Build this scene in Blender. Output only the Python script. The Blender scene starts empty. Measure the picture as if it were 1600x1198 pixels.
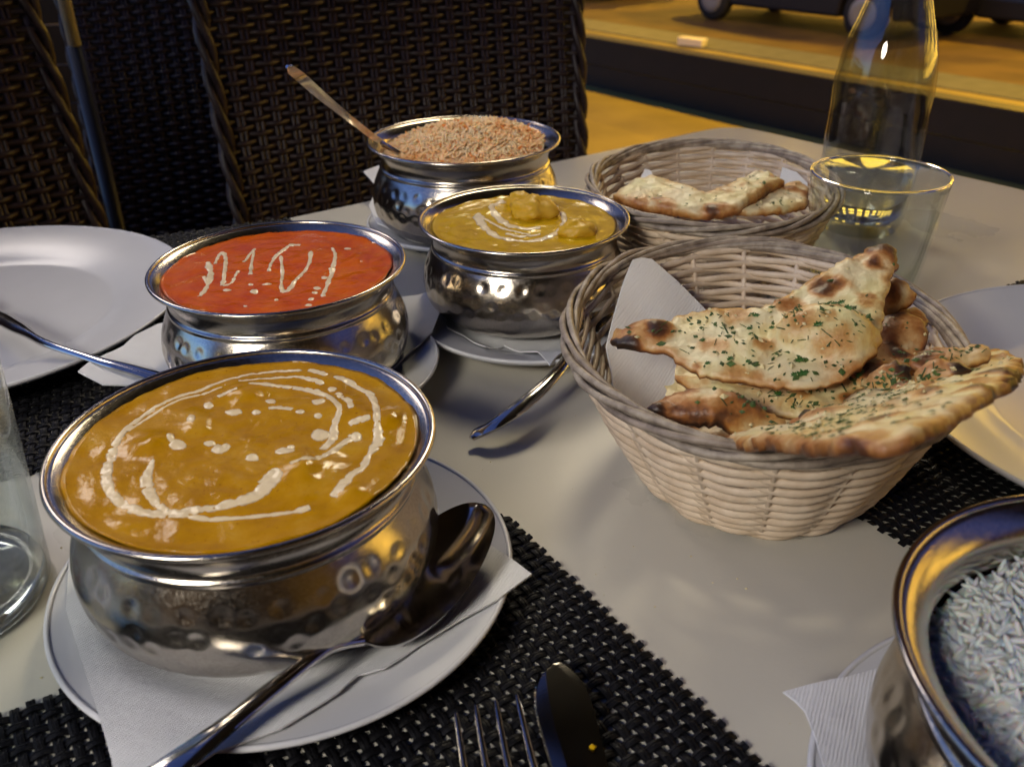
import bpy, math, random
import numpy as np
from mathutils import Vector, Matrix, noise
from mathutils.geometry import delaunay_2d_cdt

SC = bpy.context.scene
COL = SC.collection
PI = math.pi
rnd = random.Random(7)

# ------------------------------------------------------------------ camera
CH = 0.2705                      # camera height above the table top (z = 0 is the table top)
PITCH, ROLL, FPX = 0.509848, 0.0130714, 1400.07
_cr, _sr = math.cos(ROLL), math.sin(ROLL)
_right = Vector((1, 0, 0)); _down = Vector((0, -math.sin(PITCH), -math.cos(PITCH)))
_fwd = Vector((0, math.cos(PITCH), -math.sin(PITCH)))
CX = _cr * _right + _sr * _down
CY = -_sr * _right + _cr * _down
EYE = Vector((0, 0, CH))
cam = bpy.data.cameras.new('camera')
cam.sensor_width = 36.0
cam.lens = 36.0 * FPX / 1600.0
cam.clip_start = 0.01; cam.clip_end = 400
cam.dof.use_dof = True; cam.dof.focus_distance = 0.46; cam.dof.aperture_fstop = 14.0
camo = bpy.data.objects.new('camera', cam); COL.objects.link(camo)
m3 = Matrix((CX, -CY, -_fwd)).transposed()
camo.matrix_world = Matrix.Translation(EYE) @ m3.to_4x4()
SC.camera = camo

# ------------------------------------------------------------------ world
w = bpy.data.worlds.new('World'); SC.world = w; w.use_nodes = True
nt = w.node_tree
sky = nt.nodes.new('ShaderNodeTexSky'); sky.sky_type = 'NISHITA'; sky.sun_disc = False
sky.sun_elevation = math.radians(-3.5); sky.sun_rotation = math.radians(250)
sky.ozone_density = 4.0
bg = nt.nodes['Background']; bg.inputs['Strength'].default_value = 16.0
tn = nt.nodes.new('ShaderNodeMixRGB'); tn.blend_type = 'MULTIPLY'; tn.inputs['Fac'].default_value = 1.0; tn.inputs['Color2'].default_value = (0.80, 0.90, 0.56, 1)
nt.links.new(sky.outputs[0], tn.inputs['Color1']); nt.links.new(tn.outputs[0], bg.inputs[0])
SC.view_settings.view_transform = 'Standard'; SC.view_settings.look = 'None'
SC.view_settings.exposure = 0.0; SC.view_settings.gamma = 1.0
SC.view_settings.use_curve_mapping = False
SC.render.engine = 'CYCLES'
SC.cycles.use_denoising = True
SC.cycles.max_bounces = 10; SC.cycles.transparent_max_bounces = 12
SC.cycles.transmission_bounces = 10; SC.cycles.glossy_bounces = 5; SC.cycles.diffuse_bounces = 3
SC.cycles.caustics_reflective = False; SC.cycles.caustics_refractive = False
SC.cycles.sample_clamp_indirect = 6.0

# light strengths, one place
L_STREET_NEAR = 2200.0
L_STREET_FAR = 3000.0
SODIUM = (1.0, 0.55, 0.02)
KEYS = [dict(loc=(-0.66, -0.56, 0.74), aim=(-0.08, 0.42, 0.03), power=44.0, size=52, col=(1.0, 0.93, 0.82), label='shaded warm white pendant lamp hanging to the left of the viewer'),
        dict(loc=(0.12, 1.75, 1.22), aim=(0.0, 0.36, 0.0), power=40.0, size=50, col=(1.0, 0.86, 0.60), label='shaded yellowish pendant lamp hanging beyond the back edge of the table')]
LANTERNS = [(-1.30, 1.7, 1.28, 27.0, (1.0, 0.90, 0.84), 'round warm white lantern hanging beyond the left chairs', 0.26)]

# ------------------------------------------------------------------ geometry helpers
def at(px, py, z=0.0):
    """point at height z that lies under the given pixel of the 1600x1198 photograph"""
    d = CX * (px - 800) + CY * (py - 599) + _fwd * FPX
    return EYE + d * ((z - CH) / d.z)

def at_depth(px, py, y):
    d = CX * (px - 800) + CY * (py - 599) + _fwd * FPX
    return EYE + d * (y / d.y)

def tag(o, label=None, cat=None, group=None, kind=None):
    if label: o['label'] = label
    if cat: o['category'] = cat
    if group: o['group'] = group
    if kind: o['kind'] = kind
    return o

def empty(name, loc, label, cat, group=None, rz=0.0):
    o = bpy.data.objects.new(name, None); COL.objects.link(o)
    o.location = loc; o.rotation_euler = (0, 0, rz); o.empty_display_size = 0.02
    return tag(o, label, cat, group)

def mesh(name, verts, faces, smooth=True):
    me = bpy.data.meshes.new(name)
    me.from_pydata([tuple(v) for v in verts], [], faces)
    me.update()
    if smooth: me.polygons.foreach_set('use_smooth', [True] * len(me.polygons))
    return me

def put(name, me, mat=None, parent=None, loc=None):
    o = bpy.data.objects.new(name, me); COL.objects.link(o)
    if mat is not None and len(me.materials) == 0: me.materials.append(mat)
    if parent is not None: o.parent = parent
    if loc is not None: o.location = loc
    return o

def local(parent, pts):
    """world points -> the parent's space (parent has only location and z rotation)"""
    if parent is None: return [Vector(p) for p in pts]
    M = (Matrix.Translation(parent.location) @ Matrix.Rotation(parent.rotation_euler.z, 4, 'Z')).inverted()
    return [M @ Vector(p) for p in pts]

class MB:
    def __init__(s): s.v = []; s.f = []; s.a = []
    def add(s, v, f):
        n = len(s.v); s.v += [tuple(p) for p in v]; s.f += [tuple(i + n for i in q) for q in f]
    def box(s, x0, x1, y0, y1, z0, z1, M=None):
        v = [Vector((x, y, z)) for z in (z0, z1) for y in (y0, y1) for x in (x0, x1)]
        if M is not None: v = [M @ p for p in v]
        s.add(v, [(0, 2, 3, 1), (4, 5, 7, 6), (0, 1, 5, 4), (2, 6, 7, 3), (0, 4, 6, 2), (1, 3, 7, 5)])
    def tube(s, path, r, n=8, closed=False, flat=1.0, cap=True):
        s.add(*tube(path, r, n, closed, flat, cap))
    def put(s, name, mat, parent=None, smooth=True, loc=None):
        return put(name, mesh(name, s.v, s.f, smooth), mat, parent, loc)

def tube(path, r, n=8, closed=False, flat=1.0, cap=True, up=None):
    P = [Vector(p) for p in path]; N = len(P); V = []; F = []
    for i in range(N):
        a = P[(i - 1) % N] if (closed or i > 0) else P[i]
        b = P[(i + 1) % N] if (closed or i < N - 1) else P[i]
        t = (b - a).normalized()
        u = Vector(up) if up is not None else Vector((0, 0, 1))
        if abs(t.dot(u)) > 0.97: u = Vector((1, 0, 0))
        s = t.cross(u).normalized(); q = s.cross(t).normalized()
        ri = r[i] if isinstance(r, (list, tuple)) else r
        for k in range(n):
            c = 2 * PI * k / n
            V.append(P[i] + s * (math.cos(c) * ri) + q * (math.sin(c) * ri * flat))
    R = N if closed else N - 1
    for i in range(R):
        j = (i + 1) % N
        for k in range(n):
            l = (k + 1) % n
            F.append((i * n + k, i * n + l, j * n + l, j * n + k))
    if cap and not closed:
        F.append(tuple(range(n))[::-1]); F.append(tuple((N - 1) * n + k for k in range(n)))
    return V, F

def lathe(prof, n=96, closed=False):
    """prof: list of (r, z); r = 0 ends collapse to one vertex"""
    V = []; F = []; rows = []
    for r, z in prof:
        if r < 1e-7:
            rows.append([len(V)]); V.append((0, 0, z))
        else:
            rows.append([len(V) + k for k in range(n)])
            for k in range(n):
                a = 2 * PI * k / n; V.append((r * math.cos(a), r * math.sin(a), z))
    m = len(rows)
    for i in range(m if closed else m - 1):
        A, B = rows[i], rows[(i + 1) % m]
        for k in range(n):
            l = (k + 1) % n
            if len(A) == 1 and len(B) == 1: break
            if len(A) == 1: F.append((A[0], B[l], B[k]))
            elif len(B) == 1: F.append((A[k], A[l], B[0]))
            else: F.append((A[k], A[l], B[l], B[k]))
    return V, F

def spline(pts, n):
    """Catmull-Rom through pts (any dimension), n samples"""
    P = [Vector(p) for p in pts]; out = []
    m = len(P) - 1
    for i in range(n):
        t = i / (n - 1) * m; k = min(int(t), m - 1); f = t - k
        p0 = P[max(k - 1, 0)]; p1 = P[k]; p2 = P[k + 1]; p3 = P[min(k + 2, m)]
        out.append(0.5 * ((2 * p1) + (p2 - p0) * f + (2 * p0 - 5 * p1 + 4 * p2 - p3) * f * f + (3 * p1 - p0 - 3 * p2 + p3) * f ** 3))
    return out

def vnoise(p, s=1.0): return noise.noise(Vector(p) * s)

# ------------------------------------------------------------------ materials
def new_mat(name):
    m = bpy.data.materials.new(name); m.use_nodes = True
    return m, m.node_tree, m.node_tree.nodes['Principled BSDF']

def mat(name, col, rough=0.5, metal=0.0, spec=0.5, noise_amt=0.0, noise_scale=30, bump=0.0, bump_scale=200,
        col2=None, rough_var=0.0, trans=0.0, ior=1.45, sheen=0.0, sss=0.0, coat=0.0, emit=None, emit_s=0.0, bump_dist=0.001):
    m, t, b = new_mat(name)
    b.inputs['Base Color'].default_value = (*col, 1)
    b.inputs['Roughness'].default_value = rough
    b.inputs['Metallic'].default_value = metal
    b.inputs['Specular IOR Level'].default_value = spec
    b.inputs['IOR'].default_value = ior
    b.inputs['Transmission Weight'].default_value = trans
    b.inputs['Coat Weight'].default_value = coat
    b.inputs['Coat Roughness'].default_value = 0.12
    if sheen: b.inputs['Sheen Weight'].default_value = sheen
    if sss:
        b.inputs['Subsurface Weight'].default_value = sss
        b.inputs['Subsurface Radius'].default_value = (0.004, 0.002, 0.001)
        b.inputs['Subsurface Scale'].default_value = 1.0
    if emit:
        b.inputs['Emission Color'].default_value = (*emit, 1); b.inputs['Emission Strength'].default_value = emit_s
    tc = t.nodes.new('ShaderNodeTexCoord')
    if noise_amt or col2:
        n = t.nodes.new('ShaderNodeTexNoise'); n.inputs['Scale'].default_value = noise_scale
        n.inputs['Detail'].default_value = 6
        t.links.new(tc.outputs['Object'], n.inputs['Vector'])
        r = t.nodes.new('ShaderNodeValToRGB')
        c2 = col2 if col2 else tuple(max(0, c * (1 - noise_amt)) for c in col)
        c1 = col if col2 else tuple(min(1, c * (1 + noise_amt * 0.5)) for c in col)
        r.color_ramp.elements[0].position = 0.35; r.color_ramp.elements[0].color = (*c2, 1)
        r.color_ramp.elements[1].position = 0.65; r.color_ramp.elements[1].color = (*c1, 1)
        t.links.new(n.outputs['Fac'], r.inputs['Fac']); t.links.new(r.outputs['Color'], b.inputs['Base Color'])
        if rough_var:
            mr = t.nodes.new('ShaderNodeMapRange'); mr.inputs['From Min'].default_value = 0.3; mr.inputs['From Max'].default_value = 0.7
            mr.inputs['To Min'].default_value = max(0.02, rough - rough_var); mr.inputs['To Max'].default_value = rough + rough_var
            t.links.new(n.outputs['Fac'], mr.inputs['Value']); t.links.new(mr.outputs[0], b.inputs['Roughness'])
    if bump:
        n2 = t.nodes.new('ShaderNodeTexNoise'); n2.inputs['Scale'].default_value = bump_scale; n2.inputs['Detail'].default_value = 5
        t.links.new(tc.outputs['Object'], n2.inputs['Vector'])
        bp = t.nodes.new('ShaderNodeBump'); bp.inputs['Strength'].default_value = bump; bp.inputs['Distance'].default_value = bump_dist
        t.links.new(n2.outputs['Fac'], bp.inputs['Height']); t.links.new(bp.outputs[0], b.inputs['Normal'])
    return m

M = {}
M['steel'] = mat('brushed steel', (0.50, 0.45, 0.385), 0.19, 1.0, noise_amt=0.12, noise_scale=60, rough_var=0.06, bump=0.06, bump_scale=900, bump_dist=0.0004)
M['cutlery'] = mat('cutlery steel', (0.62, 0.60, 0.57), 0.12, 1.0, noise_amt=0.08, noise_scale=90, rough_var=0.04)
M['porcelain'] = mat('white porcelain', (0.62, 0.62, 0.64), 0.2, 0.0, spec=0.4, noise_amt=0.03, noise_scale=20)
M['table'] = mat('cream laminate', (0.56, 0.53, 0.455), 0.36, 0.0, spec=0.3, noise_amt=0.07, noise_scale=7, rough_var=0.12, bump=0.05, bump_scale=600)
M['napkin'] = mat('white paper napkin', (0.78, 0.78, 0.79), 0.9, 0.0, spec=0.2)
M['wicker'] = mat('pale willow', (0.70, 0.57, 0.43), 0.5, 0.0, col2=(0.56, 0.43, 0.30), noise_scale=80, bump=0.25, bump_scale=700)
M['withy'] = mat('grey weathered willow', (0.42, 0.35, 0.27), 0.5, 0.0, col2=(0.17, 0.13, 0.10), noise_scale=120, bump=0.35, bump_scale=800)
M['withy_pale'] = mat('pale weathered willow', (0.34, 0.27, 0.21), 0.5, 0.0, col2=(0.17, 0.13, 0.10), noise_scale=120, bump=0.35, bump_scale=800)
M['rattan'] = mat('dark brown synthetic rattan', (0.052, 0.034, 0.034), 0.36, 0.0, col2=(0.024, 0.016, 0.016), noise_scale=60, bump=0.15, bump_scale=900)
M['liner'] = mat('dark chair shell', (0.012, 0.009, 0.008), 0.8)
M['mat'] = mat('black woven vinyl', (0.007, 0.007, 0.009), 0.45, 0.0, spec=0.2, noise_amt=0.4, noise_scale=200, bump=0.2, bump_scale=900)
def thin_glass():
    m = bpy.data.materials.new('clear thin glass'); m.use_nodes = True; t = m.node_tree
    t.nodes.remove(t.nodes['Principled BSDF']); out = t.nodes['Material Output']
    tr = t.nodes.new('ShaderNodeBsdfTransparent'); tr.inputs[0].default_value = (0.93, 0.955, 0.945, 1)
    gl = t.nodes.new('ShaderNodeBsdfGlossy'); gl.inputs['Roughness'].default_value = 0.02; gl.inputs[0].default_value = (1, 1, 1, 1)
    lw_ = t.nodes.new('ShaderNodeLayerWeight'); lw_.inputs['Blend'].default_value = 0.5
    pw = t.nodes.new('ShaderNodeMath'); pw.operation = 'POWER'; pw.inputs[1].default_value = 4.0
    fr = t.nodes.new('ShaderNodeMath'); fr.operation = 'MULTIPLY_ADD'; fr.inputs[1].default_value = 0.75; fr.inputs[2].default_value = 0.05
    t.links.new(lw_.outputs['Facing'], pw.inputs[0]); t.links.new(pw.outputs[0], fr.inputs[0])
    tc = t.nodes.new('ShaderNodeTexCoord'); n = t.nodes.new('ShaderNodeTexNoise'); n.inputs['Scale'].default_value = 35
    bp = t.nodes.new('ShaderNodeBump'); bp.inputs['Strength'].default_value = 0.15; bp.inputs['Distance'].default_value = 0.002
    t.links.new(tc.outputs['Object'], n.inputs['Vector']); t.links.new(n.outputs['Fac'], bp.inputs['Height']); t.links.new(bp.outputs[0], gl.inputs['Normal'])
    mx = t.nodes.new('ShaderNodeMixShader')
    t.links.new(fr.outputs[0], mx.inputs[0]); t.links.new(tr.outputs[0], mx.inputs[1]); t.links.new(gl.outputs[0], mx.inputs[2]); t.links.new(mx.outputs[0], out.inputs[0])
    return m
M['glass'] = thin_glass()
def hazy_glass():
    m = M['glass'].copy(); m.name = 'smeared glass'; t = m.node_tree
    out = t.nodes['Material Output']; src = out.inputs[0].links[0].from_socket
    d = t.nodes.new('ShaderNodeBsdfDiffuse'); d.inputs[0].default_value = (.8, .8, .76, 1)
    tc = t.nodes.new('ShaderNodeTexCoord'); n = t.nodes.new('ShaderNodeTexNoise'); n.inputs['Scale'].default_value = 22; n.inputs['Detail'].default_value = 5; n.inputs['Distortion'].default_value = 1.5
    mr = t.nodes.new('ShaderNodeMapRange'); mr.inputs['From Min'].default_value = .35; mr.inputs['From Max'].default_value = .75; mr.inputs['To Min'].default_value = .02; mr.inputs['To Max'].default_value = .26
    mx = t.nodes.new('ShaderNodeMixShader')
    t.links.new(tc.outputs['Object'], n.inputs['Vector']); t.links.new(n.outputs['Fac'], mr.inputs['Value']); t.links.new(mr.outputs[0], mx.inputs[0])
    t.links.new(src, mx.inputs[1]); t.links.new(d.outputs[0], mx.inputs[2]); t.links.new(mx.outputs[0], out.inputs[0])
    return m
M['hazy_glass'] = hazy_glass()
M['thick_glass'] = mat('thick clear glass', (0.97, 1, 0.99), 0.0, 0.0, trans=1.0, ior=1.5)
M['water'] = mat('water', (1, 1, 1), 0.0, 0.0, trans=1.0, ior=1.33)
def cream_mat():
    m, t, b = new_mat('fresh cream')
    b.inputs['Base Color'].default_value = (0.74, 0.60, 0.38, 1); b.inputs['Roughness'].default_value = 0.28
    at_ = t.nodes.new('ShaderNodeAttribute'); at_.attribute_name = 'feather'
    tc = t.nodes.new('ShaderNodeTexCoord'); n = t.nodes.new('ShaderNodeTexNoise'); n.inputs['Scale'].default_value = 380; n.inputs['Detail'].default_value = 4
    t.links.new(tc.outputs['Object'], n.inputs['Vector'])
    ad = t.nodes.new('ShaderNodeMath'); ad.operation = 'MULTIPLY_ADD'; ad.inputs[1].default_value = 0.9; 
    t.links.new(n.outputs['Fac'], ad.inputs[0]); t.links.new(at_.outputs['Fac'], ad.inputs[2])
    mr = t.nodes.new('ShaderNodeMapRange'); mr.inputs['From Min'].default_value = 0.42; mr.inputs['From Max'].default_value = 1.12; mr.inputs['To Max'].default_value = 0.95
    t.links.new(ad.outputs[0], mr.inputs['Value']); t.links.new(mr.outputs[0], b.inputs['Alpha'])
    return m
M['cream'] = cream_mat()
M['herb'] = mat('coriander', (0.04, 0.13, 0.02), 0.5, 0.0, noise_amt=0.5, noise_scale=300)
M['herb_dark'] = mat('dried herb flakes', (0.075, 0.13, 0.025), 0.6, 0.0, col2=(0.03, 0.05, 0.012), noise_scale=300)
M['garlic'] = mat('garlic crumbs', (0.66, 0.56, 0.30), 0.5, 0.0, noise_amt=0.3, noise_scale=200)
M['rice'] = mat('white rice', (0.88, 0.82, 0.75), 0.5, 0.0, sss=0.7, noise_amt=0.05, noise_scale=200)
M['asphalt'] = mat('asphalt', (0.11, 0.068, 0.018), 0.8, 0.0, noise_amt=0.35, noise_scale=1.5, bump=0.4, bump_scale=60)
M['pave'] = mat('pavement', (0.28, 0.22, 0.055), 0.75, 0.0, noise_amt=0.3, noise_scale=1.2, bump=0.3, bump_scale=40)
M['terrace'] = mat('terrace concrete', (0.31, 0.25, 0.06), 0.7, 0.0, noise_amt=0.25, noise_scale=2.2, bump=0.2, bump_scale=60)
M['kerb'] = mat('granite kerb', (0.10, 0.105, 0.09), 0.7, 0.0, noise_amt=0.2, noise_scale=6)
M['darkwood'] = mat('dark stained timber', (0.008, 0.004, 0.003), 0.55, 0.0, noise_amt=0.4, noise_scale=8, bump=0.2, bump_scale=40)
M['canvas'] = mat('dark canvas', (0.015, 0.015, 0.02), 0.9)
M['black_metal'] = mat('black painted metal', (0.02, 0.02, 0.02), 0.4, 0.0)
M['paint_white'] = mat('pale painted metal', (0.78, 0.74, 0.64), 0.5)
M['facade'] = mat('painted facade', (0.42, 0.39, 0.33), 0.9, noise_amt=0.2, noise_scale=1)
M['added_glow'] = mat('added amber window glow', (0.3, 0.2, 0.05), 0.4, emit=(1.0, 0.60, 0.07), emit_s=7.5)  # added glow, there to put gold glints on the bowl rims
M['plaster'] = mat('dark render', (0.10, 0.09, 0.085), 0.9, noise_amt=0.2, noise_scale=1)

# napkin: embossed grid of tiny quilting
def emboss(m, s=1500, d=0.00045):
    t = m.node_tree; b = t.nodes['Principled BSDF']
    tc = t.nodes.new('ShaderNodeTexCoord')
    mp = t.nodes.new('ShaderNodeMapping'); mp.inputs['Rotation'].default_value = (0, 0, 0.45)
    w1 = t.nodes.new('ShaderNodeTexWave'); w1.inputs['Scale'].default_value = s * 0.16; w1.bands_direction = 'X'
    w2 = t.nodes.new('ShaderNodeTexWave'); w2.inputs['Scale'].default_value = s * 0.3; w2.bands_direction = 'Y'
    for wv in (w1, w2): wv.inputs['Distortion'].default_value = 1.5; wv.inputs['Detail'].default_value = 2
    mu = t.nodes.new('ShaderNodeMath'); mu.operation = 'MULTIPLY'
    n = t.nodes.new('ShaderNodeTexNoise'); n.inputs['Scale'].default_value = 90
    ad = t.nodes.new('ShaderNodeMath'); ad.operation = 'MULTIPLY_ADD'; ad.inputs[1].default_value = 3.0
    bp = t.nodes.new('ShaderNodeBump'); bp.inputs['Strength'].default_value = 0.6; bp.inputs['Distance'].default_value = d
    t.links.new(tc.outputs['Object'], mp.inputs['Vector'])
    for wv in (w1, w2): t.links.new(mp.outputs[0], wv.inputs['Vector'])
    t.links.new(tc.outputs['Object'], n.inputs['Vector'])
    t.links.new(w1.outputs['Fac'], mu.inputs[0]); t.links.new(w2.outputs['Fac'], mu.inputs[1])
    t.links.new(n.outputs['Fac'], ad.inputs[0]); t.links.new(mu.outputs[0], ad.inputs[2])
    t.links.new(ad.outputs[0], bp.inputs['Height']); t.links.new(bp.outputs[0], b.inputs['Normal'])
emboss(M['napkin'])

def curry_mat(name, c1, c2, c3, rough=0.12):
    m, t, b = new_mat(name)
    tc = t.nodes.new('ShaderNodeTexCoord')
    n = t.nodes.new('ShaderNodeTexNoise'); n.inputs['Scale'].default_value = 38; n.inputs['Detail'].default_value = 9; n.inputs['Roughness'].default_value = 0.65
    r = t.nodes.new('ShaderNodeValToRGB')
    e = r.color_ramp.elements
    e[0].position = 0.35; e[0].color = (*c1, 1); e[1].position = 0.72; e[1].color = (*c3, 1)
    e2 = e.new(0.52); e2.color = (*c2, 1)
    t.links.new(tc.outputs['Object'], n.inputs['Vector']); t.links.new(n.outputs['Fac'], r.inputs['Fac'])
    n2 = t.nodes.new('ShaderNodeTexNoise'); n2.inputs['Scale'].default_value = 700; n2.inputs['Detail'].default_value = 3
    sp = t.nodes.new('ShaderNodeValToRGB'); sp.color_ramp.elements[0].position = 0.68; sp.color_ramp.elements[1].position = 0.73
    mx = t.nodes.new('ShaderNodeMixRGB'); mx.blend_type = 'MULTIPLY'; mx.inputs['Color2'].default_value = (0.35, 0.15, 0.08, 1)
    ml = t.nodes.new('ShaderNodeMath'); ml.operation = 'MULTIPLY'; ml.inputs[1].default_value = 0.7
    t.links.new(tc.outputs['Object'], n2.inputs['Vector']); t.links.new(n2.outputs['Fac'], sp.inputs['Fac'])
    t.links.new(sp.outputs['Color'], ml.inputs[0]); t.links.new(ml.outputs[0], mx.inputs['Fac'])
    t.links.new(r.outputs['Color'], mx.inputs['Color1']); t.links.new(mx.outputs[0], b.inputs['Base Color'])
    b.inputs['Roughness'].default_value = rough
    b.inputs['Specular IOR Level'].default_value = 0.5; b.inputs['IOR'].default_value = 1.27
    b.inputs['Coat Weight'].default_value = 0.0; b.inputs['Coat Roughness'].default_value = 0.1
    n3 = t.nodes.new('ShaderNodeTexNoise'); n3.inputs['Scale'].default_value = 420; n3.inputs['Detail'].default_value = 4
    bp = t.nodes.new('ShaderNodeBump'); bp.inputs['Strength'].default_value = 0.5; bp.inputs['Distance'].default_value = 0.0004
    t.links.new(tc.outputs['Object'], n3.inputs['Vector']); t.links.new(n3.outputs['Fac'], bp.inputs['Height'])
    t.links.new(bp.outputs[0], b.inputs['Normal'])
    return m
M['curry_gold'] = curry_mat('golden korma', (0.35, 0.160, 0.001), (0.43, 0.210, 0.002), (0.50, 0.28, 0.03))
M['curry_red'] = curry_mat('red tikka sauce', (0.46, 0.060, 0.001), (0.55, 0.098, 0.001), (0.57, 0.13, 0.003))
M['curry_yellow'] = curry_mat('yellow curry', (0.44, 0.25, 0.003), (0.55, 0.33, 0.005), (0.60, 0.40, 0.02))
M['lump'] = mat('sauce coated chicken', (0.62, 0.38, 0.05), 0.38, 0.0, spec=0.25, col2=(0.56, 0.32, 0.01), noise_scale=120, bump=0.5, bump_scale=260, coat=0.0)

def naan_mat():
    m, t, b = new_mat('naan crust')
    at_ = t.nodes.new('ShaderNodeAttribute'); at_.attribute_name = 'toast'
    tc = t.nodes.new('ShaderNodeTexCoord')
    n = t.nodes.new('ShaderNodeTexNoise'); n.inputs['Scale'].default_value = 70; n.inputs['Detail'].default_value = 7; n.inputs['Roughness'].default_value = 0.6
    t.links.new(tc.outputs['Object'], n.inputs['Vector'])
    ma = t.nodes.new('ShaderNodeMath'); ma.operation = 'MULTIPLY_ADD'; ma.inputs[1].default_value = 0.5
    t.links.new(n.outputs['Fac'], ma.inputs[0])
    sb = t.nodes.new('ShaderNodeMath'); sb.operation = 'SUBTRACT'; sb.inputs[1].default_value = 0.25
    t.links.new(at_.outputs['Fac'], sb.inputs[0]); t.links.new(sb.outputs[0], ma.inputs[2])
    r = t.nodes.new('ShaderNodeValToRGB'); e = r.color_ramp.elements
    e[0].position = 0.0; e[0].color = (0.74, 0.65, 0.40, 1)
    e[1].position = 1.0; e[1].color = (0.022, 0.010, 0.006, 1)
    for p, c in ((0.22, (0.70, 0.55, 0.31)), (0.40, (0.55, 0.31, 0.12)), (0.58, (0.36, 0.14, 0.035)), (0.76, (0.12, 0.04, 0.013))):
        x = e.new(p); x.color = (*c, 1)
    nb = t.nodes.new('ShaderNodeTexNoise'); nb.inputs['Scale'].default_value = 34; nb.inputs['Detail'].default_value = 5
    nf = t.nodes.new('ShaderNodeTexNoise'); nf.inputs['Scale'].default_value = 330; nf.inputs['Detail'].default_value = 4
    t.links.new(tc.outputs['Object'], nb.inputs['Vector']); t.links.new(tc.outputs['Object'], nf.inputs['Vector'])
    m2 = t.nodes.new('ShaderNodeMath'); m2.operation = 'MULTIPLY_ADD'; m2.inputs[1].default_value = 0.30
    t.links.new(nf.outputs['Fac'], m2.inputs[0]); t.links.new(ma.outputs[0], m2.inputs[2])
    m4 = t.nodes.new('ShaderNodeMath'); m4.operation = 'SUBTRACT'; m4.inputs[1].default_value = 0.15
    t.links.new(m2.outputs[0], m4.inputs[0]); t.links.new(m4.outputs[0], r.inputs['Fac'])
    bm = t.nodes.new('ShaderNodeMapRange'); bm.inputs['From Min'].default_value = 0.45; bm.inputs['From Max'].default_value = 0.62; bm.inputs['To Max'].default_value = 0.75
    t.links.new(nb.outputs['Fac'], bm.inputs['Value'])
    bx = t.nodes.new('ShaderNodeMixRGB'); bx.blend_type = 'MULTIPLY'; bx.inputs['Color2'].default_value = (0.93, 0.96, 0.70, 1)
    t.links.new(bm.outputs[0], bx.inputs['Fac']); t.links.new(r.outputs['Color'], bx.inputs['Color1']); t.links.new(bx.outputs[0], b.inputs['Base Color'])
    b.inputs['Roughness'].default_value = 0.46
    b.inputs['Coat Weight'].default_value = 0.08; b.inputs['Coat Roughness'].default_value = 0.3
    n3 = t.nodes.new('ShaderNodeTexNoise'); n3.inputs['Scale'].default_value = 260; n3.inputs['Detail'].default_value = 6
    bp = t.nodes.new('ShaderNodeBump'); bp.inputs['Strength'].default_value = 0.85; bp.inputs['Distance'].default_value = 0.0010
    t.links.new(tc.outputs['Object'], n3.inputs['Vector']); t.links.new(n3.outputs['Fac'], bp.inputs['Height'])
    t.links.new(bp.outputs[0], b.inputs['Normal'])
    return m
M['naan'] = naan_mat()

def rice_orange():
    m, t, b = new_mat('orange tinted rice')
    a = t.nodes.new('ShaderNodeAttribute'); a.attribute_name = 'toast'
    r = t.nodes.new('ShaderNodeValToRGB'); e = r.color_ramp.elements
    e[0].color = (0.92, 0.62, 0.36, 1); e[1].color = (0.78, 0.25, 0.03, 1); e[1].position = 1.0
    x = e.new(0.55); x.color = (0.88, 0.50, 0.24, 1)
    t.links.new(a.outputs['Fac'], r.inputs['Fac']); t.links.new(r.outputs['Color'], b.inputs['Base Color'])
    b.inputs['Roughness'].default_value = 0.5
    b.inputs['Subsurface Weight'].default_value = 0.6; b.inputs['Subsurface Radius'].default_value = (0.004, 0.0025, 0.0015); b.inputs['Subsurface Scale'].default_value = 1.0
    return m
M['rice_orange'] = rice_orange()

# =================================================================== STRUCTURE
# street frame: the low wall, kerb and cars run along S; T points away from the terrace
S = Vector((0.595, -0.804, 0)).normalized(); T = Vector((S.y * -1, S.x, 0))     # T = (0.804, 0.595)
def street_box(name, s0, s1, t0, t1, z0, z1, m, kind='structure', parent=None):
    o0 = Vector((1.08, 4.46, 0))
    q = MB()
    v = []
    for z in (z0, z1):
        for (s, t_) in ((s0, t0), (s1, t0), (s1, t1), (s0, t1)):
            v.append(o0 + S * s + T * t_ + Vector((0, 0, z)))
    q.add(v, [(3, 2, 1, 0), (4, 5, 6, 7), (0, 1, 5, 4), (1, 2, 6, 5), (2, 3, 7, 6), (3, 0, 4, 7)])
    o = q.put(name, m, parent, smooth=False)
    if kind and parent is None: o['kind'] = kind
    return o
street_box('ground', -90, 90, -90, 110, -3.2, -3.0, M['asphalt'])
street_box('terrace_floor', -30, 14, -14, 0.10, -1.5, -0.75, M['terrace'])
street_box('pavement', -60, 40, 0.102, 4.99, -2.9, -1.48, M['pave'])
street_box('kerb', -60, 40, 4.993, 5.65, -2.9, -1.47, M['kerb'])
street_box('road', -60, 40, 5.653, 30, -2.9, -1.60, M['asphalt'])
lw = empty('low_wall', Vector((1.08, 4.46, -0.75)), 'long low dark timber wall along the edge of the lit terrace floor', 'wall')
def low_board(z0, z1, t0, t1, name='board'):
    q = MB(); v = []
    for z in (z0, z1):
        for (s, t_) in ((-26, t0), (13, t0), (13, t1), (-26, t1)):
            v.append(S * s + T * t_ + Vector((0, 0, z)))
    q.add(v, [(3, 2, 1, 0), (4, 5, 6, 7), (0, 1, 5, 4), (1, 2, 6, 5), (2, 3, 7, 6), (3, 0, 4, 7)])
    return q.put(name, M['darkwood'], lw, smooth=False)
low_board(0.0, 0.115, 0.0, 0.05); low_board(0.12, 0.235, 0.003, 0.052); low_board(0.237, 0.262, -0.01, 0.085, 'coping')

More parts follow.
